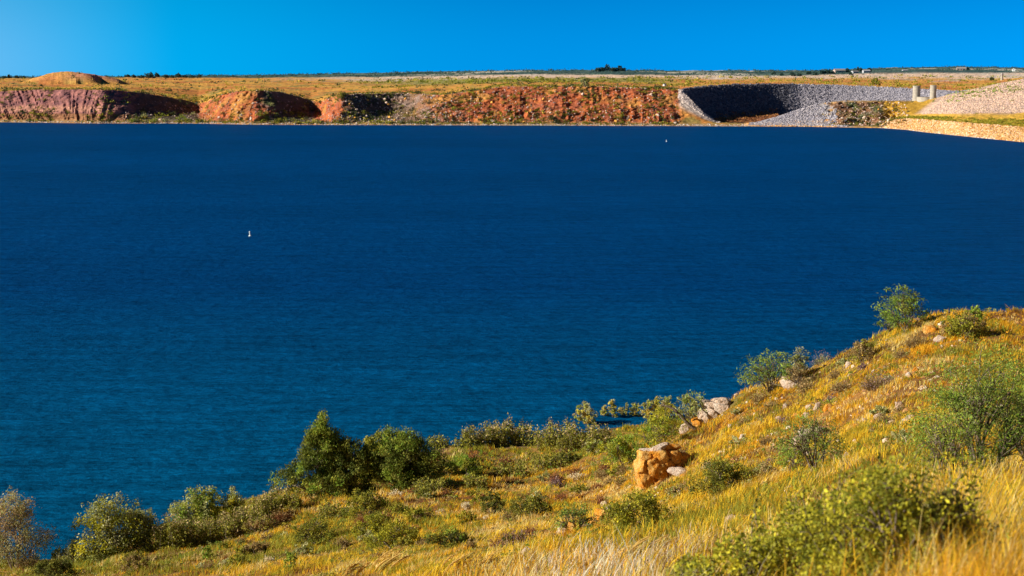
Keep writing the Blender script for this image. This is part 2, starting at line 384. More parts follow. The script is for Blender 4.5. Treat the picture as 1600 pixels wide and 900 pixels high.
FY = np.array(rowsY).T; FZ = np.array(rowsZ).T; FT = np.broadcast_to(np.array(rowT), FY.shape)
# soften the rails along the shore
for _ in range(2):
    for G in (FY, FZ): G[1:-1] = (G[:-2] + 2 * G[1:-1] + G[2:]) / 4
FU = np.broadcast_to(US[:, None], FY.shape); FX = AU[:, None] * FY
# small hill behind the left headland
hx = side_of(np.array([10., 35, 60, 85, 100, 115, 130, 150, 170, 188, 198, 206]), 120) * 1400
_foot = 1365 + np.maximum(0, FX - hx[6]) * 2.3 + 7 * fbm(FX / 14, FZ / 6, 0, 3, 91)
mound = 1.1 * np.interp(FU, [10, 35, 55, 75, 98, 112, 130, 150, 168, 185, 198, 212], [0, 1.4, 5.6, 9.4, 11.8, 11.2, 9.6, 7.8, 6.2, 4.4, 2.0, 0]) * sstep(0, 1, (FY - _foot) / (12 + 70 * sstep(hx[8], hx[3], FX))) * np.exp(-(np.maximum(0, FY - 1430) / 90) ** 2)
hilltop = sstep(hx[3], hx[6], FX) * sstep(2, 5, mound)
FZ = FZ + mound
# erosion: gullies across the cliff faces, broken ledges, bumps
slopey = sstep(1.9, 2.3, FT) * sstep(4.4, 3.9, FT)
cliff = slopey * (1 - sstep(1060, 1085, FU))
damf = sstep(1375, 1440, FU) * sstep(9, 7, FT)
pen = sstep(1280, 1300, FU) * sstep(1425, 1400, FU) * sstep(1.5, 2.2, FT) * sstep(4.3, 3.9, FT)
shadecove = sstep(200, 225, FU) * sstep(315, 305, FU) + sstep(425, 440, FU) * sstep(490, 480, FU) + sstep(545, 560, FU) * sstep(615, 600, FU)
leftg = sstep(240, 160, FU) * cliff
slant = FX + (FZ * .9) * sstep(150, 60, FU)
rid = 1 - np.abs(noise(slant / 3.6, FZ / 22, 0, 5)) * 2
rid2 = 1 - np.abs(noise(slant / 1.6, FZ / 14, 0, 15)) * 2
rough = fbm(FX / 11, FZ / 6, FY / 14, 5, 40)
rough2 = fbm(FX / 3.5, FZ / 2.5, FY / 4, 4, 44)
FYn = FY - leftg * (rid * 1.4 + rid2 * .9 + rough * 2.6 + rough2 * .8) - cliff * (1 - leftg) * (rough * 5 + rough2 * 2.2 + rid * 1.0 + fbm(FX / 1.8, FZ / 1.2, FY / 2, 3, 47) * .9) * (1 - .6 * shadecove) - pen * (rough * 6 + rough2 * 3.5)
FZn = FZ + (cliff * .8 + pen * .9) * rough2 * 1.1 * sstep(2, 2.5, FT)
plate = sstep(4.2, 5.2, FT) * (1 - sstep(1058, 1075, FU) * sstep(7.2, 6.8, FT)) * (1 - damf)
FZn = FZn + plate * (fbm(FX / 60, FY / 90, 0, 4, 50) * 1.0 + fbm(FX / 9, FY / 14, 0, 3, 51) * .35) * np.clip(1 + (FY - 1500) / 1500, 1, 3) * np.clip((rowT[-1] - FT), 0, 1)
FZn = FZn + sstep(.9, 1.2, FT) * .35 * fbm(FX / 3, FY / 3, 0, 3, 52)
# red knoll
FZn += 1.5 * np.exp(-((FX - side_of(800, 136) * 1030) / 14) ** 2 - ((FY - 1032) / 16) ** 2)
FX = AU[:, None] * FYn
def far_cols(u, t, x, y, z):
    n1 = fbm(x / 40, y / 60, 0, 4, 60); n2 = fbm(x / 12, y / 25 , z / 8, 4, 61); n3 = fbm(x / 4.5, y / 8, z / 3, 3, 62)
    gold, rust, olive = (.66, .34, .07), (.56, .20, .055), (.26, .24, .07)
    c = mixc(gold, rust, sstep(-.15, .35, n1 + .25 * n2)); c = mixc(c, olive, sstep(.12, .42, n2 + .3 * n3) * .75)
    # plateau bands farther off
    pale = mixc((.74, .52, .38), (.58, .50, .42), sstep(0, .5, n1))
    far1 = sstep(8.15, 8.5, t + .35 * n1) * sstep(380, 640, u + 100 * n1)
    c = mixc(c, (.22, .27, .09), sstep(7.3, 7.7, t + .2 * n1) * sstep(8.5, 8.2, t) * sstep(500, 700, u) * sstep(1080, 1000, u) * .7)
    c = mixc(c, pale, far1)
    nw = fbm(x / 160, y / 700, 0, 4, 66); wood = mixc((.045, .09, .085), (.12, .17, .13), sstep(-.3, .4, nw)); wood = mixc(wood, (.50, .46, .38), sstep(.2, .36, nw + .3 * n1) * sstep(560, 700, u))  # horizon woodland: distance haze put into its colour as a blue tint
    c = mixc(c, wood, sstep(8.97, 9.05, t) )
    # cliffs
    on = sstep(1.7, 2.1, t) * sstep(4.25, 3.95, t + .12 * n2) * (1 - sstep(1055, 1072, u))
    purple = mixc((.46, .19, .16), (.28, .12, .12), sstep(-.25, .3, n3)); purple = mixc(purple, (.58, .27, .19), sstep(2.7, 2.95, t + .12 * n3) * sstep(3.3, 3.1, t) * sstep(190, 150, u))
    purple = mixc(purple, (.40, .18, .09), sstep(2.75, 2.6, t))
    red = mixc((.56, .15, .05), (.42, .12, .06), sstep(-.3, .3, n3)); red = mixc(red, mixc(gold, (.58, .30, .08), .5 + 0 * n2), sstep(.0, .45, n2) * .7)
    grey = mixc((.20, .16, .12), (.34, .28, .24), sstep(-.1, .5, n3)); grey = mixc(grey, (.09, .11, .05), sstep(0, .4, n2))
    cl = mixc(purple, grey, sstep(180, 240, u)); cl = mixc(cl, red, sstep(295, 315, u)); cl = mixc(cl, grey, sstep(400, 430, u + 30 * n2) * sstep(495, 485, u))
    cl = mixc(cl, grey, sstep(525, 550, u + 25 * n2) * sstep(720, 640, u + 60 * n2) * .8)
    c = mixc(c, cl, on)
    c = mixc(c, (.38, .24, .1), sstep(1.0, 1.05, t) * sstep(2.2, 1.9, t) * .8 * (1 - sstep(1370, 1380, u)))
    # basin slope, peninsula, embankment
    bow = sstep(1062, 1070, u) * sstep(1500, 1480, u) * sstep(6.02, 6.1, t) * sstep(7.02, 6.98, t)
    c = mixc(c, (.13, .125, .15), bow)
    c = mixc(c, (.16, .15, .18), sstep(1062, 1068, u) * sstep(1130, 1110, u) * sstep(4.05, 4.15, t) * sstep(6.1, 6, t)); c = mixc(c, (.55, .44, .38), sstep(1058, 1064, u) * sstep(1130, 1120, u) * sstep(3.0, 3.4, t) * sstep(4.1, 4.04, t))  # wall behind the pale edging coloured dark, its shade painted in
    c = mixc(c, (.12, .085, .05), sstep(1115, 1130, u) * sstep(1460, 1440, u) * sstep(4.6, 5., t) * sstep(6.08, 6.02, t))
    nose = sstep(1165, 1185, u) * sstep(1318, 1286, u + 50 * n3 + 40 * n2 + 9 * (t - 3)) * sstep(1.1, 1.3, t) * sstep(5.2, 5., t)
    c = mixc(c, (.36, .33, .34), nose)
    pn = sstep(1290, 1310, u + 20 * n3) * sstep(1430, 1410, u) * sstep(1.3, 1.8, t) * sstep(4.02, 3.9, t)
    c = mixc(c, mixc((.22, .11, .06), (.11, .12, .05), sstep(0, .4, n2)), pn)
    c = mixc(c, (.44, .28, .13), sstep(1280, 1300, u) * sstep(1450, 1440, u) * sstep(3.95, 4.0, t) * sstep(5.3, 5.1, t))
    dam = sstep(1412, 1440, u + 12 * (t - 3)) * sstep(3.0, 3.05, t) * sstep(5.6, 5.3, t)
    gb = mixc((.58, .39, .29), (.48, .33, .25), sstep(-.3, .4, n2))
    c = mixc(c, gb, dam)
    edge = (1465 - (t - 3) * 28) ; c = mixc(c, (.50, .28, .04), sstep(1378, 1385, u) * sstep(6, -6, u - (1425 + (t - 3) * 38)) * sstep(2.9, 3.0, t) * sstep(4.1, 4.0, t))
    c = mixc(c, (.55, .32, .05), sstep(1378, 1390, u) * sstep(2.0, 2.1, t) * sstep(3.25, 3.1, t + .12 * n2))
    c = mixc(c, (.64, .36, .13), sstep(1378, 1390, u) * sstep(1.0, 1.05, t) * sstep(2.1, 2.0, t + .1 * n2))
    return c
V = np.stack([FX, FYn, FZn], -1)
idx = np.arange(FX.size).reshape(FX.shape)
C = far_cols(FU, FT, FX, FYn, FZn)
C = mixc(C, (.46, .19, .12), np.clip(hilltop * .8 + .25 * sstep(1.5, 5, mound), 0, 1)); C = mixc(C, (.13, .10, .07), shadecove * slopey * .75); C = C * (1 - .22 * cliff)[..., None]  # cove faces darkened to scrub grey-brown, part of their shade put into the colour
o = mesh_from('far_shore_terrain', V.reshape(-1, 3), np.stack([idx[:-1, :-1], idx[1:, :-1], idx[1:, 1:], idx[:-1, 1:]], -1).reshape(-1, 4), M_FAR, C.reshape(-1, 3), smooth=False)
tag(o, 'red cliffs and golden plain beyond the lake', 'terrain', kind='structure')
def far_pt(u, t):
    """point of the far terrain at column u, rail parameter t"""
    rt = np.array(rowT); i = np.clip((np.asarray(u, float) - US[0]) / 2, 0, len(US) - 1.001); j = np.interp(t, rt, np.arange(len(rt))); j = np.minimum(j, len(rt) - 1.001)
    a, b = i.astype(int), j.astype(int); p, q = (i - a)[..., None], (j - b)[..., None]
    return V[a, b] * (1 - p) * (1 - q) + V[a + 1, b] * p * (1 - q) + V[a, b + 1] * (1 - p) * q + V[a + 1, b + 1] * p * q
def far_hit(u, v):
    """visible far terrain point at pixel (u, v): returns point"""
    i = int(round((u - US[0]) / 2)); pu, pv = project(V[i, :, 0], V[i, :, 1], V[i, :, 2])
    top = 1e9; best = None
    for j in range(8, len(pv)):
        if pv[j] < top:
            if pv[j] <= v <= top and top < 1e8: best = j; break
            top = min(top, pv[j])
    if best is None: best = int(np.argmin(np.abs(pv - v)))
    return V[i, best].copy()
# ------------------------------------------------------------------ generators
def tube(pts, rad, k=5):
    """tapered tube along a polyline -> verts, quads"""
    pts = np.asarray(pts, float); rad = np.asarray(rad, float); n = len(pts)
    d = np.gradient(pts, axis=0); d /= np.linalg.norm(d, axis=1)[:, None] + 1e-9
    ref = np.array([0, 0, 1.]) if abs(d[0][2]) < .8 else np.array([1., 0, 0])
    a = np.cross(d, ref); a /= np.linalg.norm(a, axis=1)[:, None] + 1e-9; b = np.cross(d, a)
    th = np.arange(k) * 2 * pi / k
    V = pts[:, None] + rad[:, None, None] * (a[:, None] * np.cos(th)[None, :, None] + b[:, None] * np.sin(th)[None, :, None])
    i = np.arange(n - 1)[:, None] * k; j = np.arange(k)[None]
    Q = np.stack([i + j, i + (j + 1) % k, i + k + (j + 1) % k, i + k + j], -1).reshape(-1, 4)
    return V.reshape(-1, 3), Q
class Acc:
    def __init__(s): s.v, s.f, s.c, s.n = [], {}, [], 0
    def add(s, v, f, c=None):
        s.v.append(v); s.f.setdefault(f.shape[1], []).append(f + s.n); s.n += len(v)
        if c is not None: s.c.append(np.broadcast_to(c, (len(v), 3)))
    def obj(s, name, mat, parent=None, smooth=False, link=True):
        return mesh_from(name, np.concatenate(s.v), [np.concatenate(x) for x in s.f.values()], mat, np.concatenate(s.c) if s.c else None, smooth, parent, link)
def unit(rng, n):
    v = rng.normal(size=(n, 3)); return v / np.linalg.norm(v, axis=1)[:, None]
def leaves(rng, P, L, Wd, cols, updir=None, upw=0.0):
    """one folded diamond leaf per point"""
    n = len(P); a = unit(rng, n)
    if updir is not None: a = a + np.asarray(updir) * upw; a /= np.linalg.norm(a, axis=1)[:, None]
    b = np.cross(a, unit(rng, n)); b /= np.linalg.norm(b, axis=1)[:, None] + 1e-9
    s = rng.uniform(.6, 1.35, n)[:, None]
    V = np.stack([P - a * L * s * .5, P + b * Wd * s * .5 + a * L * s * .08, P + a * L * s * .5, P - b * Wd * s * .5 + a * L * s * .08], 1)
    f = np.arange(n * 4).reshape(n, 4)
    return V.reshape(-1, 3), f, np.repeat(cols, 4, 0)
PAL = {
 'olive': [(.20,.22,.025),(.31,.30,.035),(.42,.36,.04)], 'darkolive': [(.09,.105,.02),(.15,.155,.028),(.25,.23,.035)],
 'lime': [(.42,.39,.028),(.56,.49,.035),(.24,.25,.03)], 'juniper': [(.08,.105,.016),(.14,.165,.025),(.25,.25,.045)],
 'mesquite': [(.18,.27,.045),(.27,.36,.06),(.16,.20,.04)], 'green': [(.20,.31,.035),(.31,.40,.05),(.38,.38,.05)],
 'silver': [(.42,.42,.16),(.54,.51,.25),(.30,.32,.09)], 'weed': [(.30,.29,.045),(.42,.37,.055),(.20,.21,.035)], 'cedar': [(.58,.48,.07),(.68,.48,.09),(.44,.48,.09)],
 'tan': [(.52,.35,.16),(.40,.27,.12),(.34,.30,.10)], 'rust': [(.34,.13,.06),(.24,.11,.06),(.42,.19,.06)], 'brown': [(.34,.23,.09),(.45,.31,.13),(.24,.17,.07)],
 'purple': [(.28,.17,.17),(.38,.25,.22),(.20,.13,.12)], 'pale': [(.80,.66,.42),(.66,.52,.28),(.82,.74,.56)], 'tips': [(.66,.52,.24),(.50,.38,.14),(.60,.42,.20)], 'dark': [(.05,.07,.03),(.09,.11,.04),(.13,.13,.04)], 'blue': [(.04,.09,.08),(.07,.13,.10)]}  # the last palette is for far trees, haze tint mixed into the leaf colour
def pick(rng, pal, n, jit=.18):
    p = np.array(PAL[pal]); return p[rng.integers(len(p), size=n)] * rng.uniform(1 - jit, 1 + jit, (n, 1))

def crown(rng, W, H, D, lobes, cr, ncl, cone=0.0, low=0.12):
    """clump centres: shells of uneven lobes inside the crown's envelope"""
    L = []
    for i in range(lobes):
        g = (i + rng.uniform(0, .9)) / lobes; h = low + (.86 - low) * g
        wmax = (1 - cone * g) * (1 - (1 - cone) * .55 * max(0, g - .35) ** 1.3 / .55)
        th = i * 2.4 + rng.uniform(-.5, .5); r = wmax * rng.uniform(.35, .85) * (1 if i < lobes - 1 else .35)
        L.append((np.array([cos(th) * r * W / 2, sin(th) * r * D / 2, h * H]), rng.uniform(.24, .36) * min(W, H * 1.3) * (1 - .5 * cone * g) * (1.5 / sqrt(max(lobes, 3)) + .35)))
    C = []; Li = []
    for q in range(ncl):
        i = q % lobes; c, r = L[i]; d = unit(rng, 1)[0]; p = c + d * r * rng.uniform(.3, 1.0) ** .5 * np.array([1, 1, .85])
        C.append(p); Li.append(i)
    C = np.array(C); LC = np.array([c for c, _ in L]); zt = np.percentile(C[:, 2], 98); xs = np.percentile(np.abs(C[:, 0]), 95)
    fx, fz = W * .47 / xs, H * .93 / zt
    C[:, 0] *= fx; C[:, 2] *= fz; LC[:, 0] *= fx; LC[:, 2] *= fz
    C[:, 2] = np.maximum(C[:, 2], .03 * H)
    if cone > .5:
        m = rng.random(len(C)) < .1; n = m.sum(); h = rng.uniform(.78, 1.12, n); C[m] = np.stack([rng.normal(size=n) * .07 * W * (1.2 - h), rng.normal(size=n) * .06 * W, h * H], 1)
    return LC, C, np.array(Li)
def branch(rng, a, b, r0, r1, acc, k=5, wob=.12, col=None, n=6):
    t = np.linspace(0, 1, n)[:, None]; L = np.linalg.norm(b - a)
    mid = unit(rng, 1)[0] * L * wob + np.array([0, 0, L * .1]); p = a + (b - a) * t + mid * (4 * t * (1 - t)) + rng.normal(size=(n, 3)) * L * .02 * (t * (1 - t) * 4)
    v, q = tube(p, r0 + (r1 - r0) * t[:, 0], k); acc.add(v, q, col); return p

SEED = [100]
def shrub(name, label, cat, u, v, w_, h_, pal, kind='round', group=None, dens=1.0, leafpx=3.4, pal2=None, seedadd=0, base=None, z0=None, gap=0.0, depth=.85, lean=0.0):
    SEED[0] += 1; rng = np.random.default_rng(SEED[0] + seedadd)
    if kind in ('juniper', 'cone'): leafpx = 2.8
    if leafpx == 3.4 and w_ < 100 and kind == 'round': leafpx = 2.7
    p = hit(u, v) if base is None else np.array(base, float)
    if z0 is not None: p = np.array([side_of(u, v) * (EYE - z0) / slope_of(v), (EYE - z0) / slope_of(v), z0])
    px = p[1] / F; W, H = w_ * px, h_ * px * 1.0; D = W * depth
    root = empty(name, p, label, cat, group)
    area = w_ * h_; ls = leafpx * px
    st, fo = Acc(), Acc()
    if kind in ('round', 'mesquite', 'juniper', 'cone', 'spread'):
        lobes = {'round': 9, 'mesquite': 12, 'juniper': 11, 'cone': 14, 'spread': 10}[kind]
        ncl = int({'round': 120, 'mesquite': 80, 'juniper': 240, 'cone': 240, 'spread': 120}[kind] * np.clip(sqrt(area) / 70, .35, 3))
        LC, C, LI = crown(rng, W, H, D, lobes, 0, ncl, cone={'cone': .76}.get(kind, 0), low={'mesquite': .3, 'juniper': .06, 'cone': .04}.get(kind, .08))
        C[:, 0] += lean * C[:, 2]; LC[:, 0] += lean * LC[:, 2]
        C[:, 2] *= 1; 
        nl = int(dens * area / leafpx ** 2 * {'mesquite': 4.6, 'juniper': 19, 'cone': 19}.get(kind, 12))
        nl = min(nl, 52000)
        cl = rng.integers(len(C), size=nl); crd = {'juniper': .055, 'cone': .05, 'mesquite': .07}.get(kind, .07) * (W + H) / 2 * rng.uniform(.6, 1.3, len(C))
        off = unit(rng, nl) * (rng.random((nl, 1)) ** .55 * 1.9) * crd[cl][:, None]
        if kind in ('juniper', 'cone'): off[:, 2] = np.abs(off[:, 2]) * 1.5
        if kind == 'mesquite': off[:, 2] *= .75; off[:, 0] *= 1.3
        P = C[cl] + off; P[:, 2] = np.maximum(P[:, 2], .02)
        cc = pick(rng, pal, len(C)); 
        if pal2: m = rng.random(len(C)) < .3; cc[m] = pick(rng, pal2, m.sum())
        cols = cc[cl] * rng.uniform(.75, 1.3, (nl, 1))
        if pal2:                       # new growth at the top of the crown
            m = rng.random(nl) < sstep(.7, 1.05, P[:, 2] / H) * .5; cols[m] = pick(rng, pal2, m.sum())
        asp = {'mesquite': .3, 'juniper': .42, 'cone': .42}.get(kind, .6)
        V_, f_, c_ = leaves(rng, P, ls * (1.5 if asp < .5 else 1.1), ls * asp * (1.3 if asp < .5 else 1), cols, (0, 0, 1), .9 if kind in ('juniper', 'cone') else .2)
        fo.add(V_, f_, c_)
        ns = {'mesquite': 5, 'cone': 1, 'juniper': 3}.get(kind, 4); r0 = max(.022 * W ** .7, .35 * px)
        starts = [np.array([rng.uniform(-.05, .05) * W, rng.uniform(-.05, .05) * W, -.15]) for _ in range(ns)]
        for i, c in enumerate(LC):
            a = starts[i % ns]; pp = branch(rng, a, c, r0 * rng.uniform(.6, 1), r0 * .3, st, 6)
            for q in np.where(LI == i)[0][:14]: branch(rng, pp[rng.integers(2, 5)], C[q], r0 * .3, r0 * .1, st, 4, n=5)
    elif kind == 'weed':
        n = int(dens * w_ * .8 + 10); x = rng.uniform(-.5, .5, n) * W; y = rng.uniform(-.5, .5, n) * W * .7
        hh = H * rng.uniform(.5, 1.05, n) * (1 - .45 * (2 * x / W) ** 2); lx = rng.normal(0, .12, n) * H
        for i in range(n):
            a = np.array([x[i], y[i], -.1]); b = np.array([x[i] + lx[i], y[i], hh[i]]); branch(rng, a, b, .5 * px, .2 * px, st, 3, wob=.05, n=4)
            m = int(hh[i] / H * h_ * 1.5 * dens) + 4; t = rng.uniform(.15, 1, m)[:, None]; P = a + (b - a) * t + rng.normal(size=(m, 3)) * (W / sqrt(n) * .28 + px)
            co = pick(rng, pal, m) * rng.uniform(.75, 1.25, (m, 1)); 
            if pal2: k_ = (t[:, 0] > .88) & (rng.random(m) < .7); co[k_] = pick(rng, pal2, k_.sum())
            fo.add(*leaves(rng, P, ls * 1.1, ls * .6, co))
    elif kind == 'twig':
        n = int(dens * area * .35) + 60; d = unit(rng, n); d[:, 2] = np.abs(d[:, 2]) ** .8; R = np.array([W / 2, D / 2, H])
        s0 = d * rng.uniform(0, .45, n)[:, None] * R; s1 = s0 + (d + unit(rng, n) * .35) * rng.uniform(.35, .6, n)[:, None] * R; s1[:, 2] = np.clip(s1[:, 2], 0.02, H)
        wv = np.cross(s1 - s0, unit(rng, n)); wv /= np.linalg.norm(wv, axis=1)[:, None] + 1e-9; wv *= .45 * px
        co = np.repeat(pick(rng, pal, n, .3), 3, 0)
        V_ = np.stack([s0 - wv, s0 + wv, s1], 1).reshape(-1, 3); f_ = np.arange(3 * n).reshape(n, 3)
        fo.add(V_, f_, co)
        nl = n; P = s1[rng.integers(n, size=nl)] + rng.normal(size=(nl, 3)) * W * .03
        fo.add(*leaves(rng, P, ls * .8, ls * .4, pick(rng, pal2 or pal, nl, .3)))
        for i in range(7): 
            dd = unit(rng, 1)[0]; dd[2] = abs(dd[2]); branch(rng, np.array([0, 0, -.1]), dd * R * .7, max(.02, .5 * px), .2 * px, st, 4)
    st.obj('stem', M_BARK, root, smooth=True)
    fo.obj('twigs' if kind == 'twig' else 'foliage', M_LEAF, root)
    return root

import bmesh
def ico(sub):
    bm = bmesh.new(); bmesh.ops.create_icosphere(bm, subdivisions=sub, radius=1)
    v = np.array([x.co[:] for x in bm.verts]); f = np.array([[q.index for q in x.verts] for x in bm.faces]); bm.free(); return v, f
ICO1, ICO3, ICO4, ICO5 = ico(1), ico(3), ico(4), ico(5)
def rock_verts(rng, sub, sx, sy, sz, cuts=9, rough=.2, cube=.45):
    v, f = sub; v = v.copy(); s = int(rng.integers(1e6)); v = v * (1 - cube) + cube * v / np.abs(v).max(1)[:, None] * .9
    q_, _ = np.linalg.qr(rng.normal(size=(3, 3)) * (.35 if cube < .6 else .1) + np.eye(3)); v = v @ (q_ * np.sign(np.diag(q_)))
    for i in range(cuts):
        d = unit(rng, 1)[0]; h = rng.uniform(.55, .85); q = v @ d; m = q > h; v[m] -= np.outer(q[m] - h, d) * .92
    v *= (1 + rough * fbm(v[:, 0] * 1.9, v[:, 1] * 1.9, v[:, 2] * 2.6, 5, s % 1000) - rough * .5 * np.abs(fbm(v[:, 0] * 3, v[:, 1] * 3, v[:, 2] * 4, 3, s % 991)))[:, None]
    v *= (1 + .09 * fbm(v[:, 0] * 6, v[:, 1] * 7, v[:, 2] * 7, 2, s % 977))[:, None]
    return v * np.array([sx, sy, sz]) / .85, f
def boulder(label, u, v, w_, h_, mat, group='boulders on the near hillside', cuts=9, flat=1.0, big=False, sink=.3, seed=None, name='boulder', dy=0.8, crag=False):
    SEED[0] += 1; rng = np.random.default_rng(SEED[0] if seed is None else seed); p = hit(u, v); px = p[1] / F
    W, H = w_ * px, h_ * px / (1 - sink)
    vv, f = rock_verts(rng, ICO5 if crag else ICO4 if big else ICO3, W / 2, W / 2 * dy, H / 2, cuts, .2 if crag else .24, .85 if crag else .45)
    if crag: vv[:, 2] += .22 * vv[:, 0] * (vv[:, 2] > -H * .2); vv *= (1 + .10 * (.5 - np.abs(fbm(vv[:, 0] * 3, vv[:, 1] * 3, vv[:, 2] * 1.6, 4, 7))))[:, None]
    o = mesh_from(name, vv, f, mat, smooth=True); o.location = (p[0], p[1] + W * .15, p[2] + H * (.5 - sink)); o.rotation_euler = (rng.uniform(-.15, .15), rng.uniform(-.15, .15), rng.uniform(-.4, .4))
    return tag(o, label, 'rock', group)
# ------------------------------------------------------------------ intake towers on the spit
def point_on(u, v, Y): return np.array([side_of(u, v) * Y, Y, EYE - slope_of(v) * Y])
def lathe(prof, k=40):
    prof = np.array(prof, float); th = np.arange(k) * 2 * pi / k; n = len(prof)
    V = np.stack([prof[:, 0, None] * np.cos(th), prof[:, 0, None] * np.sin(th), np.broadcast_to(prof[:, 1, None], (n, k))], -1).reshape(-1, 3)
    i = np.arange(n - 1)[:, None] * k; j = np.arange(k)[None]
    return V, np.stack([i + j, i + (j + 1) % k, i + k + (j + 1) % k, i + k + j], -1).reshape(-1, 4)
def tower(u, v, Y, wpx, hpx, label, extra=0):
    p = point_on(u, v, Y); r = wpx * Y / F / 2; h = hpx * Y / F
    root = empty('concrete_tower', p, label, 'tower', 'round concrete towers by the dam')
    V_, f_ = lathe([(r * .97, -2), (r, .0), (r, h - .55), (r * .78, h - .55), (r * .78, h - 3), (0.01, h - 3)]); mesh_from('shaft', V_, f_, M_CONC, parent=root)
    V_, f_ = lathe([(r * .8, h - .5), (r * 1.05, h - .5), (r * 1.05, h), (r * .8, h), (r * .8, h - .5)]); mesh_from('rim', V_, f_, M_CONC, parent=root)
    V_, f_ = lathe([(r * 1.0, .45), (r * 1.08, .4), (r * 1.1, -1.5)]); mesh_from('footing', V_, f_, M_CONC, parent=root)
    return root
tower(1431.5, 156.5, 968, 11.5, 22, 'broad round concrete tower, left and wider one of the pair by the dam')
tower(1457.5, 157, 955, 9.6, 23.5, 'slim round concrete tower, right and narrower one of the pair by the dam')
p = point_on(1447, 155.8, 962); r = 14 * 962 / F
root = empty('basin_wall', p, 'low round pale concrete basin wall between the two towers', 'basin wall')
V_, f_ = lathe([(r, -2), (r, 1.7), (r - .4, 1.7), (r - .4, .2), (.01, .2)], 48); mesh_from('ring', V_, f_, M_CONC, parent=root)
V_, f_ = lathe([(r - .45, 1.72), (r + .12, 1.72), (r + .12, 1.95), (r - .45, 1.95), (r - .45, 1.72)], 48); mesh_from('coping', V_, f_, M_CONC, parent=root)

# ------------------------------------------------------------------ buoys
def buoy(u, v, hpx, label):
    Y = EYE / slope_of(v); h = hpx * Y / F
    root = empty('buoy', (side_of(u, v) * Y, Y, 0), label, 'buoy', 'white buoys on the lake'); root.rotation_euler = (0, radians(-5), 0)
    V_, f_ = lathe([(.01, -.6), (.17, -.5), (.17, h * .85), (.15, h * .93), (.01, h)], 20); mesh_from('spar', V_, f_, M_WHITE, parent=root, smooth=True)
    V_, f_ = lathe([(.17, -.12), (.32, -.1), (.36, .02), (.32, .2), (.175, .26)], 24); mesh_from('float_collar', V_, f_, M_WHITE, parent=root, smooth=True)
    V_, f_ = lathe([(.172, h * .62), (.176, h * .62), (.176, h * .7), (.172, h * .7)], 20); mesh_from('band', V_, f_, M_ROOF, parent=root)
buoy(391, 369, 8.2, 'white spar buoy with float collar on open water, nearer one')
buoy(1041.5, 221.5, 3.2, 'tiny white buoy near the far shore, farther one')

# ------------------------------------------------------------------ houses and sheds on the plain
def box(x0, x1, y0, y1, z0, z1):
    v = np.array([(x, y, z) for z in (z0, z1) for y in (y0, y1) for x in (x0, x1)], float)
    return v, np.array([(0, 2, 3, 1), (4, 5, 7, 6), (0, 1, 5, 4), (2, 6, 7, 3), (0, 4, 6, 2), (1, 3, 7, 5)])
def house(u, v, wpx, hpx, label, wall, roof, cat='house', rz=0.2, name='house', Y=None, win=3):
    p = far_hit(u, v) if Y is None else point_on(u, v, Y); px = p[1] / F; W, H = wpx * px, hpx * px; D = W * .55; e = H * .58
    root = empty(name, p + np.array([0, 0, -.3]), label, cat); root.rotation_euler = (0, 0, rz)
    v_, f_ = box(-W / 2, W / 2, -D / 2, D / 2, 0, e); g = np.array([(-W / 2, -D / 2, e), (-W / 2, D / 2, e), (-W / 2, 0, H * .96), (W / 2, -D / 2, e), (W / 2, D / 2, e), (W / 2, 0, H * .96)])
    mesh_from('wall', np.concatenate([v_, g]), [f_, np.array([(8, 10, 9), (11, 12, 13)])], wall, parent=root)
    o_ = W * .04; q = np.array([(-W / 2 - o_, -D / 2 - o_, e - .15), (W / 2 + o_, -D / 2 - o_, e - .15), (W / 2 + o_, 0, H), (-W / 2 - o_, 0, H), (-W / 2 - o_, D / 2 + o_, e - .15), (W / 2 + o_, D / 2 + o_, e - .15)])
    q2 = q + np.array([0, 0, -.25]); mesh_from('roof', np.concatenate([q, q2]), np.array([(0, 1, 2, 3), (3, 2, 5, 4), (7, 6, 9, 8), (8, 9, 10, 11), (0, 6, 7, 1), (4, 5, 11, 10)]), roof, parent=root)
    for i in range(win):
        x = -W / 2 + (i + .6) * W / (win + .4); ww = W * .06
        mesh_from('window', *box(x - ww, x + ww, -D / 2 - .08, -D / 2 + .02, e * .35, e * .75), M_GLASS, parent=root)
    x = W * .36; mesh_from('door', *box(x - W * .035, x + W * .035, -D / 2 - .09, -D / 2 + .02, 0, e * .72), M_BARK, parent=root)
k = N('pink_render'); M_PINK = k.pbr((.50, .36, .32), .8, .2); k = N('dull_white_wall'); M_DULL = k.pbr((.42, .42, .44), .7, .2)
house(1310, 115, 17, 6.5, 'long pinkish house among dark trees on the horizon, leftmost building', M_PINK, M_ROOF)
house(1334, 115, 11, 4.5, 'low white house between the pinkish house and the bright barn', M_DULL, M_ROOF, rz=.5)
house(1352, 114.5, 11, 5, 'bright white barn with white roof beside dark trees on the horizon', M_DULL, M_DULL, 'barn', name='barn', win=2)
house(1413, 112, 8, 2.6, 'small low white shed in the haze-tinted scrub, left of the brown house', M_DULL, M_DULL, 'shed', name='shed', win=1)
house(1500, 110.5, 14, 5, 'low brownish house beside a dark tree on the far rise', M_PINK, M_ROOF, rz=-.2)
house(1582, 112.5, 8, 5, 'white gabled barn at the far right of the horizon', M_WHITE, M_WHITE, 'barn', name='barn', rz=1.35, win=1)
house(1038, 134.5, 5.5, 4.5, 'tiny white hut on the golden plain left of the rock basin', M_WHITE, M_WHITE, 'hut', name='hut', rz=.9, win=1)
p = far_hit(1565, 126); px = p[1] / F; root = empty('water_tank_tower', p, 'small pale tower with dark tank standing on the plain above the embankment', 'tower')
V_, f_ = lathe([(2.4 * px, -1), (1.6 * px, 7 * px)], 12); mesh_from('base', V_, f_, M_CONC, parent=root)
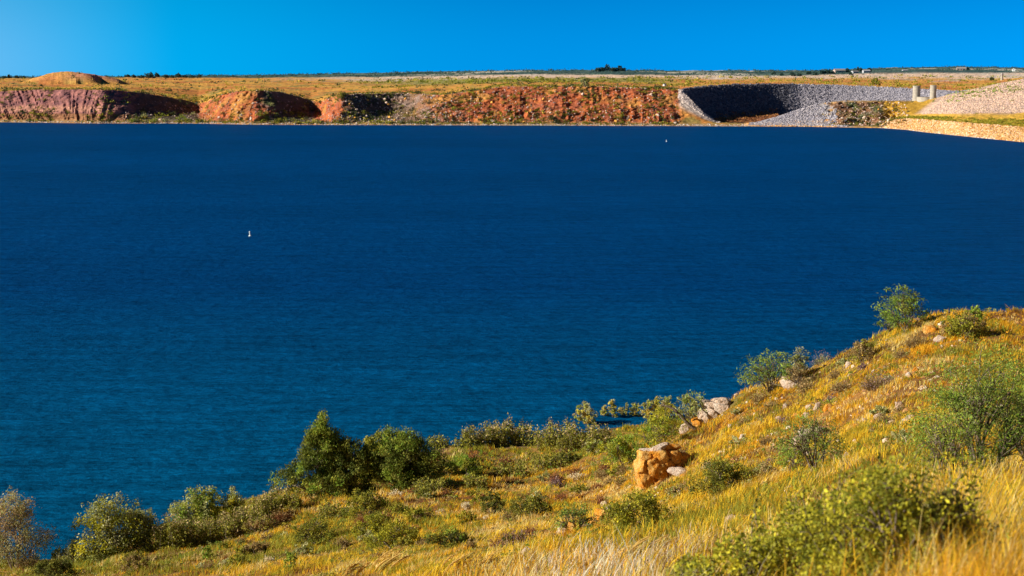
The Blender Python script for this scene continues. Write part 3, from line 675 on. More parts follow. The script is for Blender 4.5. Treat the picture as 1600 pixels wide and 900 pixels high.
V_, f_ = lathe([(.01, 7 * px), (1.9 * px, 7 * px), (1.9 * px, 10 * px), (1.2 * px, 11 * px), (.01, 11 * px)], 12); mesh_from('tank', V_, f_, M_ROOF, parent=root)

# ------------------------------------------------------------------ far stones
def stones(name, label, zones, size, cols, seed, cat=None):
    rng = np.random.default_rng(seed); Ps = []
    for (u0, u1, t0, t1, n, cond) in zones:
        u = rng.uniform(u0, u1, n); t = rng.uniform(t0, t1, n); m = cond(u, t) if cond else np.ones(n, bool); Ps.append(far_pt(u[m], t[m]))
    P = np.concatenate(Ps); n = len(P); v, f = ICO1; nv = len(v)
    q = rng.normal(size=(n, 3, 3)); q, _ = np.linalg.qr(q); s = size * rng.uniform(.45, 1.25, n)[:, None] ** 1.3 * rng.uniform(.6, 1.2, (n, 3))
    vv = v[None] * (1 + rng.normal(size=(n, nv, 1)) * .14); vv = np.einsum('nvk,nkj->nvj', vv * s[:, None], q) + P[:, None] + np.array([0, 0, .15 * size])
    c = np.array(cols)[rng.integers(len(cols), size=n)] * rng.uniform(.7, 1.25, (n, 1))
    ff = (f[None] + (np.arange(n) * nv)[:, None, None]).reshape(-1, 3)
    o = mesh_from(name, vv.reshape(-1, 3), ff, M_RIP, np.repeat(c, nv, 0)); return tag(o, label, cat or 'rocks', kind='stuff')
GREY = [(.38, .34, .37), (.28, .26, .30), (.48, .43, .43), (.20, .185, .22)]
PINK = [(.64, .43, .31), (.52, .37, .31), (.70, .50, .35), (.42, .30, .26)]
ORG = [(.68, .37, .13), (.58, .29, .09), (.74, .47, .22), (.46, .22, .07)]
SHADED = [(.11, .11, .135), (.08, .08, .105), (.17, .165, .19)]  # same basin stone, with the shade of the left slope painted into its colour
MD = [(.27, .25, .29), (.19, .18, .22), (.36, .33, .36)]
stones('riprap', 'stone on the left part of the basin slope, its shade painted into the colour', [(1066, 1240, 6.02, 7.0, 10000, None)], .85, SHADED, 1)
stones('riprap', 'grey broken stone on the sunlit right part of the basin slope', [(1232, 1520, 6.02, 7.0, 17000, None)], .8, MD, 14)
stones('riprap', 'pale stone edging running down left of the dark basin', [(1060, 1126, 3.6, 4.06, 2600, None)], .6, [(.50, .40, .36), (.60, .49, .44), (.34, .28, .26)], 2)
stones('riprap', 'grey broken stone on the nose of the low spit', [(1172, 1330, 1.2, 5.0, 12000, lambda u, t: u + 9 * (t - 3) + 26 * noise(u / 9, t * 2, 0, 8) + 14 * noise(u / 3, t * 5, 0, 9) < 1296)], .62, GREY, 3)
stones('riprap', 'orange stones along the waterline of the spit', [(1165, 1310, 1.0, 2.6, 2600, None)], .5, ORG + PINK[:1], 4)
stones('riprap', 'pinkish fine stone facing on the upper embankment', [(1440, 1640, 3.15, 4.05, 20000, lambda u, t: u > 1436 + (t - 3) * 40), (1640, 1900, 3.2, 4.05, 4000, None)], .42, PINK, 5)
stones('riprap', 'orange stone facing along the embankment waterline', [(1376, 1660, 1.0, 2.05, 15000, None), (1660, 1900, 1.0, 2.05, 3000, None)], .5, ORG + [(.74, .54, .36)], 6)
stones('shore_stones', 'pale stones scattered along the far waterline', [(-200, 1175, .98, 1.6, 2600, None), (1376, 1560, .97, 1.1, 300, None)], .42, [(.62, .5, .42), (.5, .36, .26), (.7, .62, .56)], 7)
stones('cliff_rubble', 'pale and pink rubble scattered over the red cliffs', [(500, 720, 1.8, 4.2, 1100, None), (720, 1062, 1.8, 4.2, 900, None), (190, 320, 1.6, 3.6, 260, None), (320, 500, 1.8, 4.1, 260, None), (1290, 1425, 1.6, 4.0, 500, None)], .5, [(.58, .40, .31), (.68, .52, .42), (.40, .24, .16), (.50, .42, .38)], 8)
# single blocks that can be told apart
rng = np.random.default_rng(77)
protos = []
for i in range(3):
    vv, f = rock_verts(rng, ico(2), 1, .8, .8, 8); protos.append(mesh_from('cliff_boulder', vv, f, M_ROCK if i else M_ROCKO, link=False))
ZN = [(700, 1062, 1.9, 4.0, 40, 'pale block lying on the orange cliff slope left of the basin'), (545, 700, 1.8, 4.0, 34, 'pale block in the dark rubble slope of the middle cliffs'), (1300, 1420, 1.8, 3.9, 16, 'pale block on the rough bank of the low spit'), (225, 300, 1.8, 2.9, 8, 'pale block in the shadowed cove of the left headland'), (322, 400, 2.2, 4.2, 14, 'pale block on the small red headland')]
for (u0, u1, t0, t1, n, lab) in ZN:
    for i in range(n):
        o = bpy.data.objects.new('cliff_boulder', protos[rng.integers(3)]); COL.objects.link(o); q = far_pt(np.array([rng.uniform(u0, u1)]), np.array([rng.uniform(t0, t1)]))[0]
        s = rng.uniform(.6, 1.3); o.location = q + np.array([0, -.2, .3 * s]); o.scale = (s, s, s * rng.uniform(.7, 1.1)); o.rotation_euler = (0, rng.uniform(-.3, .3), rng.uniform(0, 6))
        tag(o, lab, 'rock', lab.replace('pale block', 'pale blocks'))

# ------------------------------------------------------------------ far bushes and trees
def far_bush_mesh(name, seed, pal, n=260, tall=1.0, leaf=.2, core=True):
    r_ = np.random.default_rng(seed); LC, C, LI = crown(r_, 2, 2 * tall * .62, 2, 6, 0, 26)
    P = C[r_.integers(len(C), size=n)] + r_.normal(size=(n, 3)) * .13; P[:, 2] = np.maximum(P[:, 2], 0)
    a = Acc(); a.add(*leaves(r_, P, leaf, leaf * .7, pick(r_, pal, n, .3)))
    for c in LC: v_, q_ = tube([np.array([0, 0, -.3]), c * .5, c], [.08, .05, .02], 4); a.add(v_, q_, np.array([.1, .07, .05]))
    return a.obj(name, M_LEAF, link=False)
BM = {k_: [far_bush_mesh('far_' + k_, 200 + i * 7 + len(k_), pl, tall=tl) for i in range(3)] for k_, pl, tl in (('dark', 'dark', 1), ('olive', 'olive', 1), ('green', 'green', 1.1), ('silver', 'silver', .9), ('blue', 'blue', 1.2))}
def put_bush(u, v, wpx, kindn, label, cat, group, name, hs=1.0, pt=None):
    q = far_hit(u, v) if pt is None else pt; s = wpx * q[1] / F / 2
    o = bpy.data.objects.new(name, BM[kindn][rng.integers(3)]); COL.objects.link(o); o.location = q + np.array([0, 0, -.08 * s]); o.scale = (s, s, s * hs); o.rotation_euler = (0, 0, rng.uniform(0, 6)); return tag(o, label, cat, group)
for (u0, u1, t0, t1, n, ks, lab, s0, s1) in [
    (-20, 200, 1.5, 4.6, 26, ('dark', 'olive'), 'dark scrub bush on the streaked purple headland', 4, 9),
    (195, 310, 1.3, 3.0, 24, ('green', 'dark', 'silver'), 'bush in the shadowed cove beside the left headland', 6, 13),
    (320, 500, 1.4, 4.4, 36, ('dark', 'olive', 'silver'), 'scrub bush on the small red headland', 4, 11),
    (500, 720, 1.4, 4.2, 46, ('dark', 'dark', 'olive'), 'dark bush among the grey rubble of the middle cliffs', 5, 13),
    (720, 1062, 1.3, 4.3, 62, ('dark', 'olive', 'olive'), 'scrub bush on the orange cliff slope left of the basin', 4, 12),
    (1295, 1425, 1.4, 3.9, 20, ('dark', 'olive'), 'bush on the rough bank of the low spit', 4, 9)]:
    for i in range(n): put_bush(0, 0, rng.uniform(s0, s1), ks[rng.integers(len(ks))], lab, 'bush', lab.replace('bush', 'bushes', 1), 'scrub_bush', rng.uniform(.6, 1.1), far_pt(np.array([rng.uniform(u0, u1)]), np.array([rng.uniform(t0, t1)]))[0])
def far_tree(u, v, wpx, hpx, kindn, label, group=None, name='far_tree'):
    q = far_hit(u, v); px = q[1] / F; r_ = np.random.default_rng(int(u * 7 + v)); W, H = wpx * px, hpx * px; root = empty(name, q + np.array([0, 0, -.2]), label, 'tree', group)
    LC, C, LI = crown(r_, W, H, W, 7, 0, 50, low=.2); st = Acc()
    for c in LC: branch(r_, np.array([0, 0, -.3]), c, W * .05, W * .012, st, 5)
    st.obj('trunk', M_BARK, root); n = int(200 + 5 * wpx * hpx); P = C[r_.integers(len(C), size=n)] + r_.normal(size=(n, 3)) * W * .05
    a = Acc(); a.add(*leaves(r_, P, 1.7 * px, 1.1 * px, pick(r_, kindn, n, .3))); a.obj('crown', M_LEAF, root)
far_tree(1367, 133.5, 13, 11, 'olive', 'lone round dark green tree on the plain above the stone basin')
far_tree(914, 136, 13, 15, 'silver', 'grey thin-leaved tree at the cliff top in the middle')
far_tree(237, 122.5, 14, 9, 'blue', 'broad dark tree on the left horizon, largest of its row')
for i, (u, v, w_, h_) in enumerate([(934, 112, 9, 6), (940, 112, 8, 6), (947, 112, 8, 11), (955, 112, 9, 6), (962, 112, 9, 6), (968, 112, 7, 9), (974, 112, 6, 5)]):
    far_tree(u, v, w_, h_, 'blue', ['low dark tree at the left end of the hilltop clump', 'dark tree left of the tallest one in the hilltop clump', 'tallest dark tree of the clump on the middle horizon', 'dark tree right of the tallest one in the hilltop clump', 'broad dark tree in the middle right of the hilltop clump', 'second tallest dark tree, near the right of the hilltop clump', 'smallest dark tree at the right end of the hilltop clump'][i], 'dark trees of the hilltop clump')
G1 = 'dark trees along the left horizon'
for u, w_, h_ in [(8, 8, 4), (17, 6, 6), (27, 7, 4), (38, 7, 4), (200, 8, 4), (210, 6, 5), (222, 9, 4), (246, 7, 7), (260, 8, 5), (270, 6, 4), (280, 9, 7), (290, 7, 4), (300, 8, 4), (313, 7, 5)]: far_tree(u, 122.8 if u < 100 else 122, w_, h_, 'blue', 'small dark tree in the thin row along the left horizon', G1)
G2 = 'dark trees around the far houses'
for u, v, w_, h_ in [(1283, 117, 9, 5), (1293, 116, 8, 6), (1301, 116, 6, 4), (1322, 114, 7, 7), (1340, 113, 7, 7), (1345, 114, 7, 6), (1357, 113, 7, 6), (1328, 117, 6, 4), (1272, 118, 8, 5), (1262, 118, 7, 5), (1248, 119, 7, 4), (1238, 119, 7, 5), (1220, 119, 6, 4), (1209, 118, 6, 5)]: far_tree(u, v, w_, h_, 'blue', 'small dark tree among the white houses on the right horizon', G2)
far_tree(1507, 110, 8, 5, 'blue', 'dark tree right beside the low brownish house on the far rise')
far_tree(1548, 126, 7, 5, 'dark', 'round dark bush left of the small pale tower on the plain')
# ground-hugging scrub nobody could count
def scrub(name, label, zones, leaf, n_each, seed):
    r_ = np.random.default_rng(seed); VV, CC = [], []
    for (u0, u1, t0, t1, n, pal, s, cl) in zones:
        u = r_.uniform(u0, u1, n); t = r_.uniform(t0, t1, n); P = far_pt(u, t); k_ = noise(P[:, 0] / cl, P[:, 1] / (cl * 1.6), 0, seed) > r_.uniform(-.3, .5, n); P = P[k_]; n = len(P)
        sc = s * P[:, 1] / F * r_.uniform(.5, 1.3, n)
        Q = P[:, None] + r_.normal(size=(n, n_each, 3)) * sc[:, None, None] * np.array([.5, .5, .22]) + np.array([0, 0, .25]) * sc[:, None, None]
        cc = np.repeat(pick(r_, pal, n, .3), n_each, 0) * r_.uniform(.7, 1.3, (n * n_each, 1)); lf = np.repeat(sc, n_each)[:, None] * leaf
        v_, f_, c_ = leaves(r_, Q.reshape(-1, 3), lf, lf * .7, cc); VV.append(v_); CC.append(c_)
    V_ = np.concatenate(VV); return tag(mesh_from(name, V_, np.arange(len(V_)).reshape(-1, 4), M_LEAF, np.concatenate(CC)), label, 'scrub', kind='stuff')
scrub('distant_scrub', 'scrub and woodland strip along the horizon, tinted blue for haze', [(-500, 2100, 8.98, 9.9, 9000, 'blue', 3.2, 150), (560, 2100, 8.3, 9.0, 700, 'blue', 2.4, 80)], .5, 9, 11)
scrub('plain_scrub', 'olive scrub and dry tufts over the golden plain', [(-300, 1060, 4.1, 8.3, 2400, 'olive', 3.6, 30), (-300, 1060, 4.1, 8.3, 1500, 'dark', 4, 40), (560, 1080, 7.2, 8.4, 1100, 'olive', 4, 50), (1060, 1700, 7.1, 8.6, 900, 'olive', 4, 40), (-100, 200, 1.4, 4.2, 500, 'olive', 4, 9), (200, 700, 1.3, 3.0, 700, 'olive', 4, 9), (700, 1060, 1.4, 4.2, 900, 'olive', 4, 9), (-100, 1060, 1.2, 4.2, 900, 'dark', 4.5, 9), (330, 1060, 1.3, 4.3, 1500, 'darkolive', 3.6, 12),
   (1290, 1425, 1.5, 4.1, 260, 'darkolive', 4, 9), (1390, 1700, 2.1, 3.0, 1500, 'olive', 3, 20), (1480, 1700, 3.6, 4.1, 260, 'green', 4, 14), (1440, 1700, 3.1, 4.0, 130, 'olive', 3, 14)], .55, 12, 12)
scrub('reed_bed', 'brown reeds along the foot of the dark basin', [(1118, 1215, 5.0, 6.15, 2500, 'rust', 4, 200)], .5, 14, 13)
# ------------------------------------------------------------------ boulders and outcrops near the camera
def ledge(label, u, v, blocks, seed, name='rock_outcrop'):
    """broken rock ledge set into the slope: (right, up, back, width, height, pale) in picture-pixel units at its distance"""
    p = hit(u, v); px = p[1] / F; r_ = np.random.default_rng(seed); root = empty(name, p, label, 'rock outcrop')
    for (x, z, yb, w_, h_, pale) in blocks:
        vv, f = rock_verts(r_, ICO4, w_ * px * .68, w_ * px * .75, h_ * px * .72, 6, .15, .72)
        o = mesh_from('block', vv, f, M_ROCK if pale else M_ROCKO, smooth=True, parent=root); o.location = np.array([x, yb, z + h_ * .42]) * px; o.rotation_euler = (r_.uniform(-.1, .1), r_.uniform(-.22, .08), r_.uniform(-.35, .35))
ledge('big broken orange rock ledge with a pale top at the foot of the slope', 1024, 760, [(-16, -8, 0, 20, 30, 0), (2, -12, 4, 22, 30, 0), (20, -6, 10, 24, 26, 0), (-18, 18, 6, 20, 24, 0), (-1, 14, 8, 22, 26, 0), (19, 16, 14, 24, 24, 0), (38, 8, 22, 26, 20, 0),
    (-14, 38, 12, 20, 15, 0), (4, 38, 16, 24, 18, 0), (24, 38, 24, 24, 16, 0), (44, 26, 34, 26, 18, 0), (-10, 51, 16, 18, 7, 1), (8, 55, 20, 22, 8, 1), (27, 55, 30, 22, 8, 0), (-26, -10, -6, 12, 10, 0), (8, -14, -10, 14, 10, 1), (32, -10, -4, 16, 10, 0)], 5)
ledge('pale pink broken ledge along the ridge edge above the water', 1118, 650, [(-20, -8, 0, 18, 16, 1), (-6, -6, 4, 20, 20, 1), (10, -2, 6, 20, 20, 1), (-8, 10, 8, 18, 12, 1), (8, 14, 10, 20, 10, 1), (22, 8, 10, 14, 12, 1), (-28, -14, 2, 14, 10, 0), (0, -14, -6, 14, 9, 0)], 8)
ledge('crumbled orange and pale ledge below the dark olive bush', 1158, 824, [(-22, -6, 0, 20, 12, 0), (-6, -6, 4, 18, 13, 1), (10, -4, 4, 20, 12, 0), (24, -2, 8, 16, 10, 0), (-14, 6, 6, 16, 8, 1), (4, 8, 8, 18, 8, 0), (18, 8, 10, 16, 8, 1), (-30, -14, -6, 12, 8, 0), (0, -14, -6, 14, 8, 1)], 9)
ledge('broad pale broken outcrop behind the thin grey green mesquite', 1276, 692, [(-24, -4, 0, 22, 16, 1), (-6, -6, 2, 22, 20, 1), (14, -4, 4, 24, 18, 0), (-14, 8, 6, 20, 12, 1), (6, 10, 8, 22, 12, 1), (28, -2, 8, 16, 12, 0)], 11)
ledge('orange outcrop of broken blocks behind the big olive bush', 940, 822, [(-8, -4, 0, 18, 16, 0), (6, 0, 4, 18, 20, 0), (-2, 12, 6, 16, 12, 0), (10, 18, 10, 14, 10, 1)], 12)
boulder('flat pale slab lying just right of the big orange rock ledge', 1062, 742, 34, 9, M_ROCK, flat=.4)
boulder('low pale rock on the ridge edge below the leaning dead trunk', 1073, 674, 22, 13, M_ROCK)
boulder('pale rounded boulder behind the branches of the ridge mesquite', 1236, 606, 36, 18, M_ROCK, big=True)
for u, v, w_, h_, m, lab in [
 (1228, 637, 10, 7, M_ROCK, 'small white round stone in gold grass below the ridge mesquite'),
 (1278, 641, 15, 12, M_ROCK, 'white angular boulder at the top of the rock scatter on the slope'),
 (1264, 640, 11, 7, M_ROCK, 'small pale stone just left of the white angular boulder'),
 (1294, 640, 16, 9, M_ROCKO, 'tan rock just right of the white angular boulder'),
 (1262, 653, 13, 8, M_ROCK, 'cream stone below the white angular boulder'),
 (1243, 652, 8, 6, M_ROCKO, 'small tan stone left of the cream stone in the scatter'),
 (1217, 658, 11, 7, M_ROCK, 'pale lying stone at the left end of the rock scatter'),
 (1141, 669, 7, 6, M_ROCK, 'tiny round white stone alone in the gold grass'),
 (1160, 686, 10, 7, M_ROCK, 'small pale stone mid slope right of the ridge rocks'),
 (1172, 697, 7, 6, M_ROCKO, 'small orange stone below the pale stone mid slope'),
 (1099, 693, 15, 4, M_ROCKO, 'thin flat tan stone in the grass left of the slope centre'),
 (1406, 640, 15, 13, M_ROCK, 'white pointed boulder left of the big mesquite crown'),
 (1424, 662, 24, 12, M_ROCK, 'long pale slab under the left edge of the big mesquite'),
 (1352, 659, 9, 6, M_ROCK, 'small pale stone at the edge of the bare red soil'),
 (1372, 654, 12, 9, M_ROCK, 'pink stone on the bare red soil near the big mesquite'),
 (1365, 662, 9, 6, M_ROCKO, 'orange stone on the bare red soil patch'),
 (1392, 672, 11, 8, M_ROCKO, 'rusty stone in the middle of the bare red soil'),
 (1384, 690, 10, 6, M_ROCK, 'pale stone at the bottom of the bare red soil'),
 (1322, 718, 11, 10, M_ROCK, 'upright pale stone below the bare red soil'),
 (1240, 765, 24, 6, M_ROCK, 'flat pale slab lying left of the yellow leaved foreground bush'),
 (1470, 535, 22, 9, M_ROCK, 'long flat pale boulder in the grass below the skyline'),
 (1326, 574, 12, 8, M_ROCK, 'pale stone in gold grass below the skyline bushes'),
 (1455, 520, 20, 12, M_ROCKO, 'tan rock beside the brown brush near the skyline'),
 (1431, 582, 10, 8, M_ROCKO, 'small tan stone right of the brown brush band'),
 (1420, 590, 11, 7, M_ROCK, 'pale stone below the brown brush band'),
 (1312, 520, 9, 5, M_ROCK, 'small pale stone on the skyline edge'),
 (1305, 552, 22, 9, M_ROCK, 'pale flat rock on the skyline right of the grey brush'),
 (1152, 604, 8, 6, M_ROCK, 'small pale stone standing on the ridge beside the purple brush'),
 (880, 836, 22, 18, M_ROCK, 'pale pink boulder in the foreground centre beside the orange one'),
 (895, 834, 16, 20, M_ROCKO, 'orange faced boulder touching the pale pink foreground boulder'),
 (858, 839, 10, 8, M_ROCKO, 'small rust coloured stone left of the pale pink foreground boulder'),
 (946, 792, 14, 10, M_ROCK, 'pale cap rock above the orange outcrop by the big olive bush'),
 (822, 866, 17, 10, M_ROCK, 'cream stone poking out of foreground grass left of centre'),
 (797, 879, 8, 8, M_ROCK, 'small white stone at the bottom left of the cream stone'),
 (1128, 836, 18, 10, M_ROCK, 'pinkish stone in tufts below the crumbled ledge'),
 (1178, 802, 14, 8, M_ROCK, 'pale stone on the top right of the crumbled ledge'),
 (1070, 748, 13, 6, M_ROCKO, 'small orange stone in front of the flat pale slab'),
 (1185, 683, 9, 6, M_ROCKO, 'tan pebble like stone left of the broad outcrop'),
 (1340, 668, 14, 7, M_ROCKO, 'low rust rock left of the bare red soil stones'),
 (1320, 735, 12, 7, M_ROCKO, 'tan stone half hidden above the yellow leaved bush')]:
    boulder(lab, u, v, w_, h_, m)
# gravel on the bare soil
rng = np.random.default_rng(5); n = 1300
gx_ = 22 + rng.normal(size=n) * 11; gy_ = 62 + rng.normal(size=n) * 12; more = 900; gx_ = np.concatenate([gx_, rng.uniform(5, 34, more)]); gy_ = np.concatenate([gy_, rng.uniform(35, 97, more)]); n += more
P = np.stack([gx_, gy_, ground(gx_, gy_)], -1); v, f = ICO1; nv = len(v); s = .03 + .13 * rng.random((n, 1)) ** 3 * rng.uniform(.6, 1.2, (n, 3))
vv = (v[None] * (1 + rng.normal(size=(n, nv, 1)) * .12)) * s[:, None] + P[:, None]; c = np.array([(.62, .46, .32), (.5, .26, .09), (.7, .56, .42), (.42, .2, .08)])[rng.integers(4, size=n)]
tag(mesh_from('gravel', vv.reshape(-1, 3), (f[None] + (np.arange(n) * nv)[:, None, None]).reshape(-1, 3), M_RIP, np.repeat(c, nv, 0)), 'loose stones and gravel over the bare orange soil of the slope', 'gravel', kind='stuff')

# ------------------------------------------------------------------ shrubs and trees near the camera
B = 'shrub'; T = 'mesquite_tree'
shrub('tall_shrub', 'tall tan shrub with reddish wispy tips at the left edge by the water', 'shrub', 22, 889, 96, 128, 'tan', 'round', pal2='silver', dens=.6)
shrub(B, 'low dark bush at the bottom left corner beside gold grass', 'shrub', 90, 906, 80, 34, 'darkolive')
shrub(B, 'big yellow green bush with silvery tips near the left shore', 'shrub', 178, 868, 112, 94, 'lime', pal2='silver')
shrub(B, 'right half companion of the big yellow green bush, slightly greyer', 'shrub', 222, 858, 66, 66, 'weed', pal2='silver')
shrub(B, 'small silvery shrub at the waterline left of the big yellow green bush', 'shrub', 112, 880, 58, 36, 'silver')
shrub(T, 'soft pale green mesquite on the left shore', 'tree', 312, 828, 76, 68, 'green', 'spread', pal2='silver', dens=1.1)
shrub(T, 'yellow green round bush touching the soft pale green mesquite', 'tree', 362, 818, 56, 54, 'lime', 'round', pal2='silver')
shrub(T, 'faint silver green top left of the soft pale green mesquite', 'tree', 290, 830, 36, 50, 'silver', 'mesquite')
shrub('juniper', 'pointed dark green juniper, left one of the pair above the shore', 'tree', 505, 777, 108, 114, 'juniper', 'cone', pal2='green')
shrub('juniper', 'low juniper lobe between the pointed and the round juniper', 'tree', 548, 770, 66, 86, 'juniper', 'juniper')
shrub('juniper', 'broad round dark green juniper, right one of the pair', 'tree', 628, 762, 132, 88, 'juniper', 'juniper', pal2='green')
shrub('juniper', 'small yellowish juniper at the back left of the broad round one', 'tree', 592, 752, 60, 76, 'olive', 'juniper')
for a in [
 (578, 808, 80, 42, 'olive', 'round', 'olive bush below the gap between the junipers', 'darkolive'),
 (492, 852, 64, 44, 'darkolive', 'round', 'dark bush below the pointed juniper', 'olive'),
 (584, 840, 68, 38, 'olive', 'round', 'olive green bush touching the bright one below it', 'lime'),
 (618, 860, 88, 44, 'lime', 'round', 'bright yellow green bush in the lower middle left', 'olive'),
 (702, 856, 76, 30, 'darkolive', 'round', 'low dark green bush right of the bright yellow green one', 'green'),
 (729, 744, 50, 34, 'green', 'round', 'mid green bush right of the round juniper', None),
 (697, 735, 26, 18, 'darkolive', 'round', 'small dark bush between the round juniper and the mid green bush', None),
 (768, 803, 34, 36, 'darkolive', 'round', 'narrow upright dark green bush in the golden flat', None),
 (831, 810, 72, 36, 'darkolive', 'round', 'wide dark green bush right of the narrow upright one', 'olive'),
 (975, 730, 74, 50, 'green', 'round', 'bright green dense bush at the foot of the rocky slope', 'lime'),
 (935, 710, 44, 22, 'green', 'round', 'low grey green bush left of the bright green dense one', 'silver'),
 (996, 836, 112, 72, 'olive', 'round', 'big olive bush in the foreground centre', 'lime'),
 (1128, 774, 98, 56, 'darkolive', 'round', 'dark olive bush in the middle of the slope', 'olive'),
 (1350, 566, 50, 36, 'brown', 'round', 'olive brown bush on the skyline left of the lone tree', 'olive'),
 (1500, 528, 72, 38, 'olive', 'round', 'wide olive bush just below the right skyline', 'brown'),
 (1522, 505, 26, 26, 'green', 'round', 'bright green tuft of bush breaking the right skyline', None),
 (440, 800, 66, 26, 'weed', 'round', 'low olive thicket left of the pointed juniper', 'olive'),
 (410, 835, 60, 30, 'brown', 'round', 'low brown green thicket below the left weeds', 'weed'),
 (890, 722, 50, 14, 'darkolive', 'round', 'flat dark green patch bush in the golden flat', None),
 (905, 770, 30, 14, 'olive', 'round', 'small olive bush in yellow grass near the orange rock ledge', None),
 (1258, 690, 26, 18, 'silver', 'round', 'small silvery sage beside the broad pale outcrop', None),
 (1060, 775, 40, 18, 'silver', 'round', 'grey green sage in front of the flat pale slab', 'tan'),
 (1140, 742, 30, 16, 'silver', 'round', 'tiny grey sage above the dark olive bush', 'tan'),
 (1195, 745, 40, 22, 'silver', 'round', 'pale sage right of the dark olive bush', 'tan'),
 (660, 815, 40, 14, 'tan', 'round', 'low dry shrub in the golden flat below the round juniper', None),
 (210, 893, 50, 30, 'brown', 'round', 'brownish low bush at the bottom left beside orange grass', 'olive'),
 (325, 878, 16, 26, 'green', 'round', 'thin fresh green plant in the orange grass, lower left', None),
 (455, 893, 20, 32, 'green', 'round', 'thin fresh green plant near the bottom edge, left of centre', None),
 (400, 868, 44, 20, 'brown', 'round', 'small brown bush above the bottom left grass', None),
 (1445, 850, 60, 70, 'silver', 'round', 'silver leaved plant under the yellow leaved foreground bush', None)]:
    shrub(B, a[6], 'shrub', a[0], a[1], a[2], a[3], a[4], a[5], pal2=a[7])
shrub(T, 'grey green thin shrub left of the big olive bush', 'shrub', 900, 832, 78, 48, 'mesquite', 'mesquite')
shrub(T, 'wispy mesquite with bare twigs above the orange rock ledge', 'tree', 1028, 708, 70, 62, 'green', 'mesquite', dens=1.2, pal2='lime')
shrub(T, 'yellow green mesquite overhanging the shore left of the leaning trunk', 'tree', 1040, 690, 50, 70, 'lime', 'mesquite', dens=1.1)
shrub(T, 'pale feathery tree at the ridge corner above the leaning trunk', 'tree', 1082, 668, 46, 58, 'silver', 'mesquite', dens=1.5, pal2='green')
shrub(T, 'wide green mesquite on the ridge edge with visible dark limbs', 'tree', 1203, 617, 92, 70, 'mesquite', 'mesquite', dens=1.0, pal2='green')
shrub(T, 'faint pale crown behind the wide green ridge mesquite', 'tree', 1246, 598, 34, 58, 'silver', 'mesquite', dens=1.1)
shrub(T, 'dark twiggy right branch bush beside the wide green ridge mesquite', 'tree', 1250, 605, 40, 36, 'brown', 'mesquite', dens=1.1)
shrub(T, 'lone leaning mesquite on the skyline against the water', 'tree', 1418, 519, 74, 74, 'mesquite', 'mesquite', pal2='green', dens=1.15, lean=-.2)
shrub(T, 'low left branch crown under the lone skyline mesquite', 'tree', 1392, 521, 42, 38, 'mesquite', 'mesquite', dens=1.2)
shrub(T, 'thin grey green mesquite over pale rocks in the slope middle', 'tree', 1272, 738, 112, 100, 'mesquite', 'mesquite', dens=.55, leafpx=3.2)
shrub(T, 'small green mesquite beside the thin grey green one', 'tree', 1240, 742, 60, 58, 'green', 'mesquite', dens=1.0)
shrub(T, 'large feathery green mesquite at the right edge with twisted stems', 'tree', 1532, 760, 205, 226, 'mesquite', 'mesquite', pal2='green', dens=1.05, leafpx=3.3)
shrub(T, 'left spreading mesquite with bare twisted stems beside the large one', 'tree', 1478, 764, 104, 130, 'green', 'mesquite', dens=.5, leafpx=3.6)
shrub(T, 'tall mesquite crown cut off by the right edge of the picture', 'tree', 1612, 745, 110, 190, 'mesquite', 'mesquite', pal2='lime', dens=.9, leafpx=3.9)
for a in [
 (870, 762, 30, 20, 'purple', 'grey purple dead bush in the middle of the golden flat', None),
 (804, 858, 72, 36, 'rust', 'reddish purple brush beside the foreground stalks', 'purple'),
 (1187, 630, 38, 24, 'brown', 'brown twiggy brush below the wide ridge mesquite', 'tan'),
 (1133, 616, 36, 15, 'purple', 'purple grey leafless brush on the ridge edge', None),
 (1285, 568, 42, 30, 'silver', 'grey brush on the ridge right of the wide mesquite', 'purple'),
 (1372, 610, 76, 30, 'brown', 'long band of grey brown brush in the gold slope', 'purple'),
 (1318, 612, 60, 22, 'brown', 'left part of the grey brown brush band', 'tan'),
 (1262, 615, 44, 26, 'brown', 'brown brush at the foot of the ridge mesquite', 'tan'),
 (1162, 665, 28, 20, 'tan', 'tan dry bush left of the lying stones', None),
 (1430, 545, 44, 26, 'brown', 'brown brush below the lone skyline mesquite', None),
 (1440, 512, 30, 10, 'brown', 'low brown brush right under the lone skyline tree', None),
 (1060, 722, 40, 26, 'purple', 'thin leafless bush on top of the orange rock ledge', 'brown'),
 (1175, 832, 70, 26, 'brown', 'greyish brown tuft brush below the crumbled ledge', 'silver'),
 (440, 815, 50, 22, 'rust', 'dull red brush below the left weeds', 'brown'),
 (1240, 795, 50, 22, 'brown', 'brown twiggy brush below the flat pale slab', None),
 (830, 838, 30, 22, 'rust', 'small dark red twig bush above the reddish purple brush', None),
 (640, 836, 30, 14, 'purple', 'small dead grey brush near the olive green bushes', None),
 (1408, 560, 40, 18, 'tan', 'tan dry brush right of the grey brown band', None)]:
    shrub('dead_brush', a[5], 'brush', a[0], a[1], a[2], a[3], a[4], 'twig', pal2=a[6])
GW = 'tall seeded weeds along the shore edge'
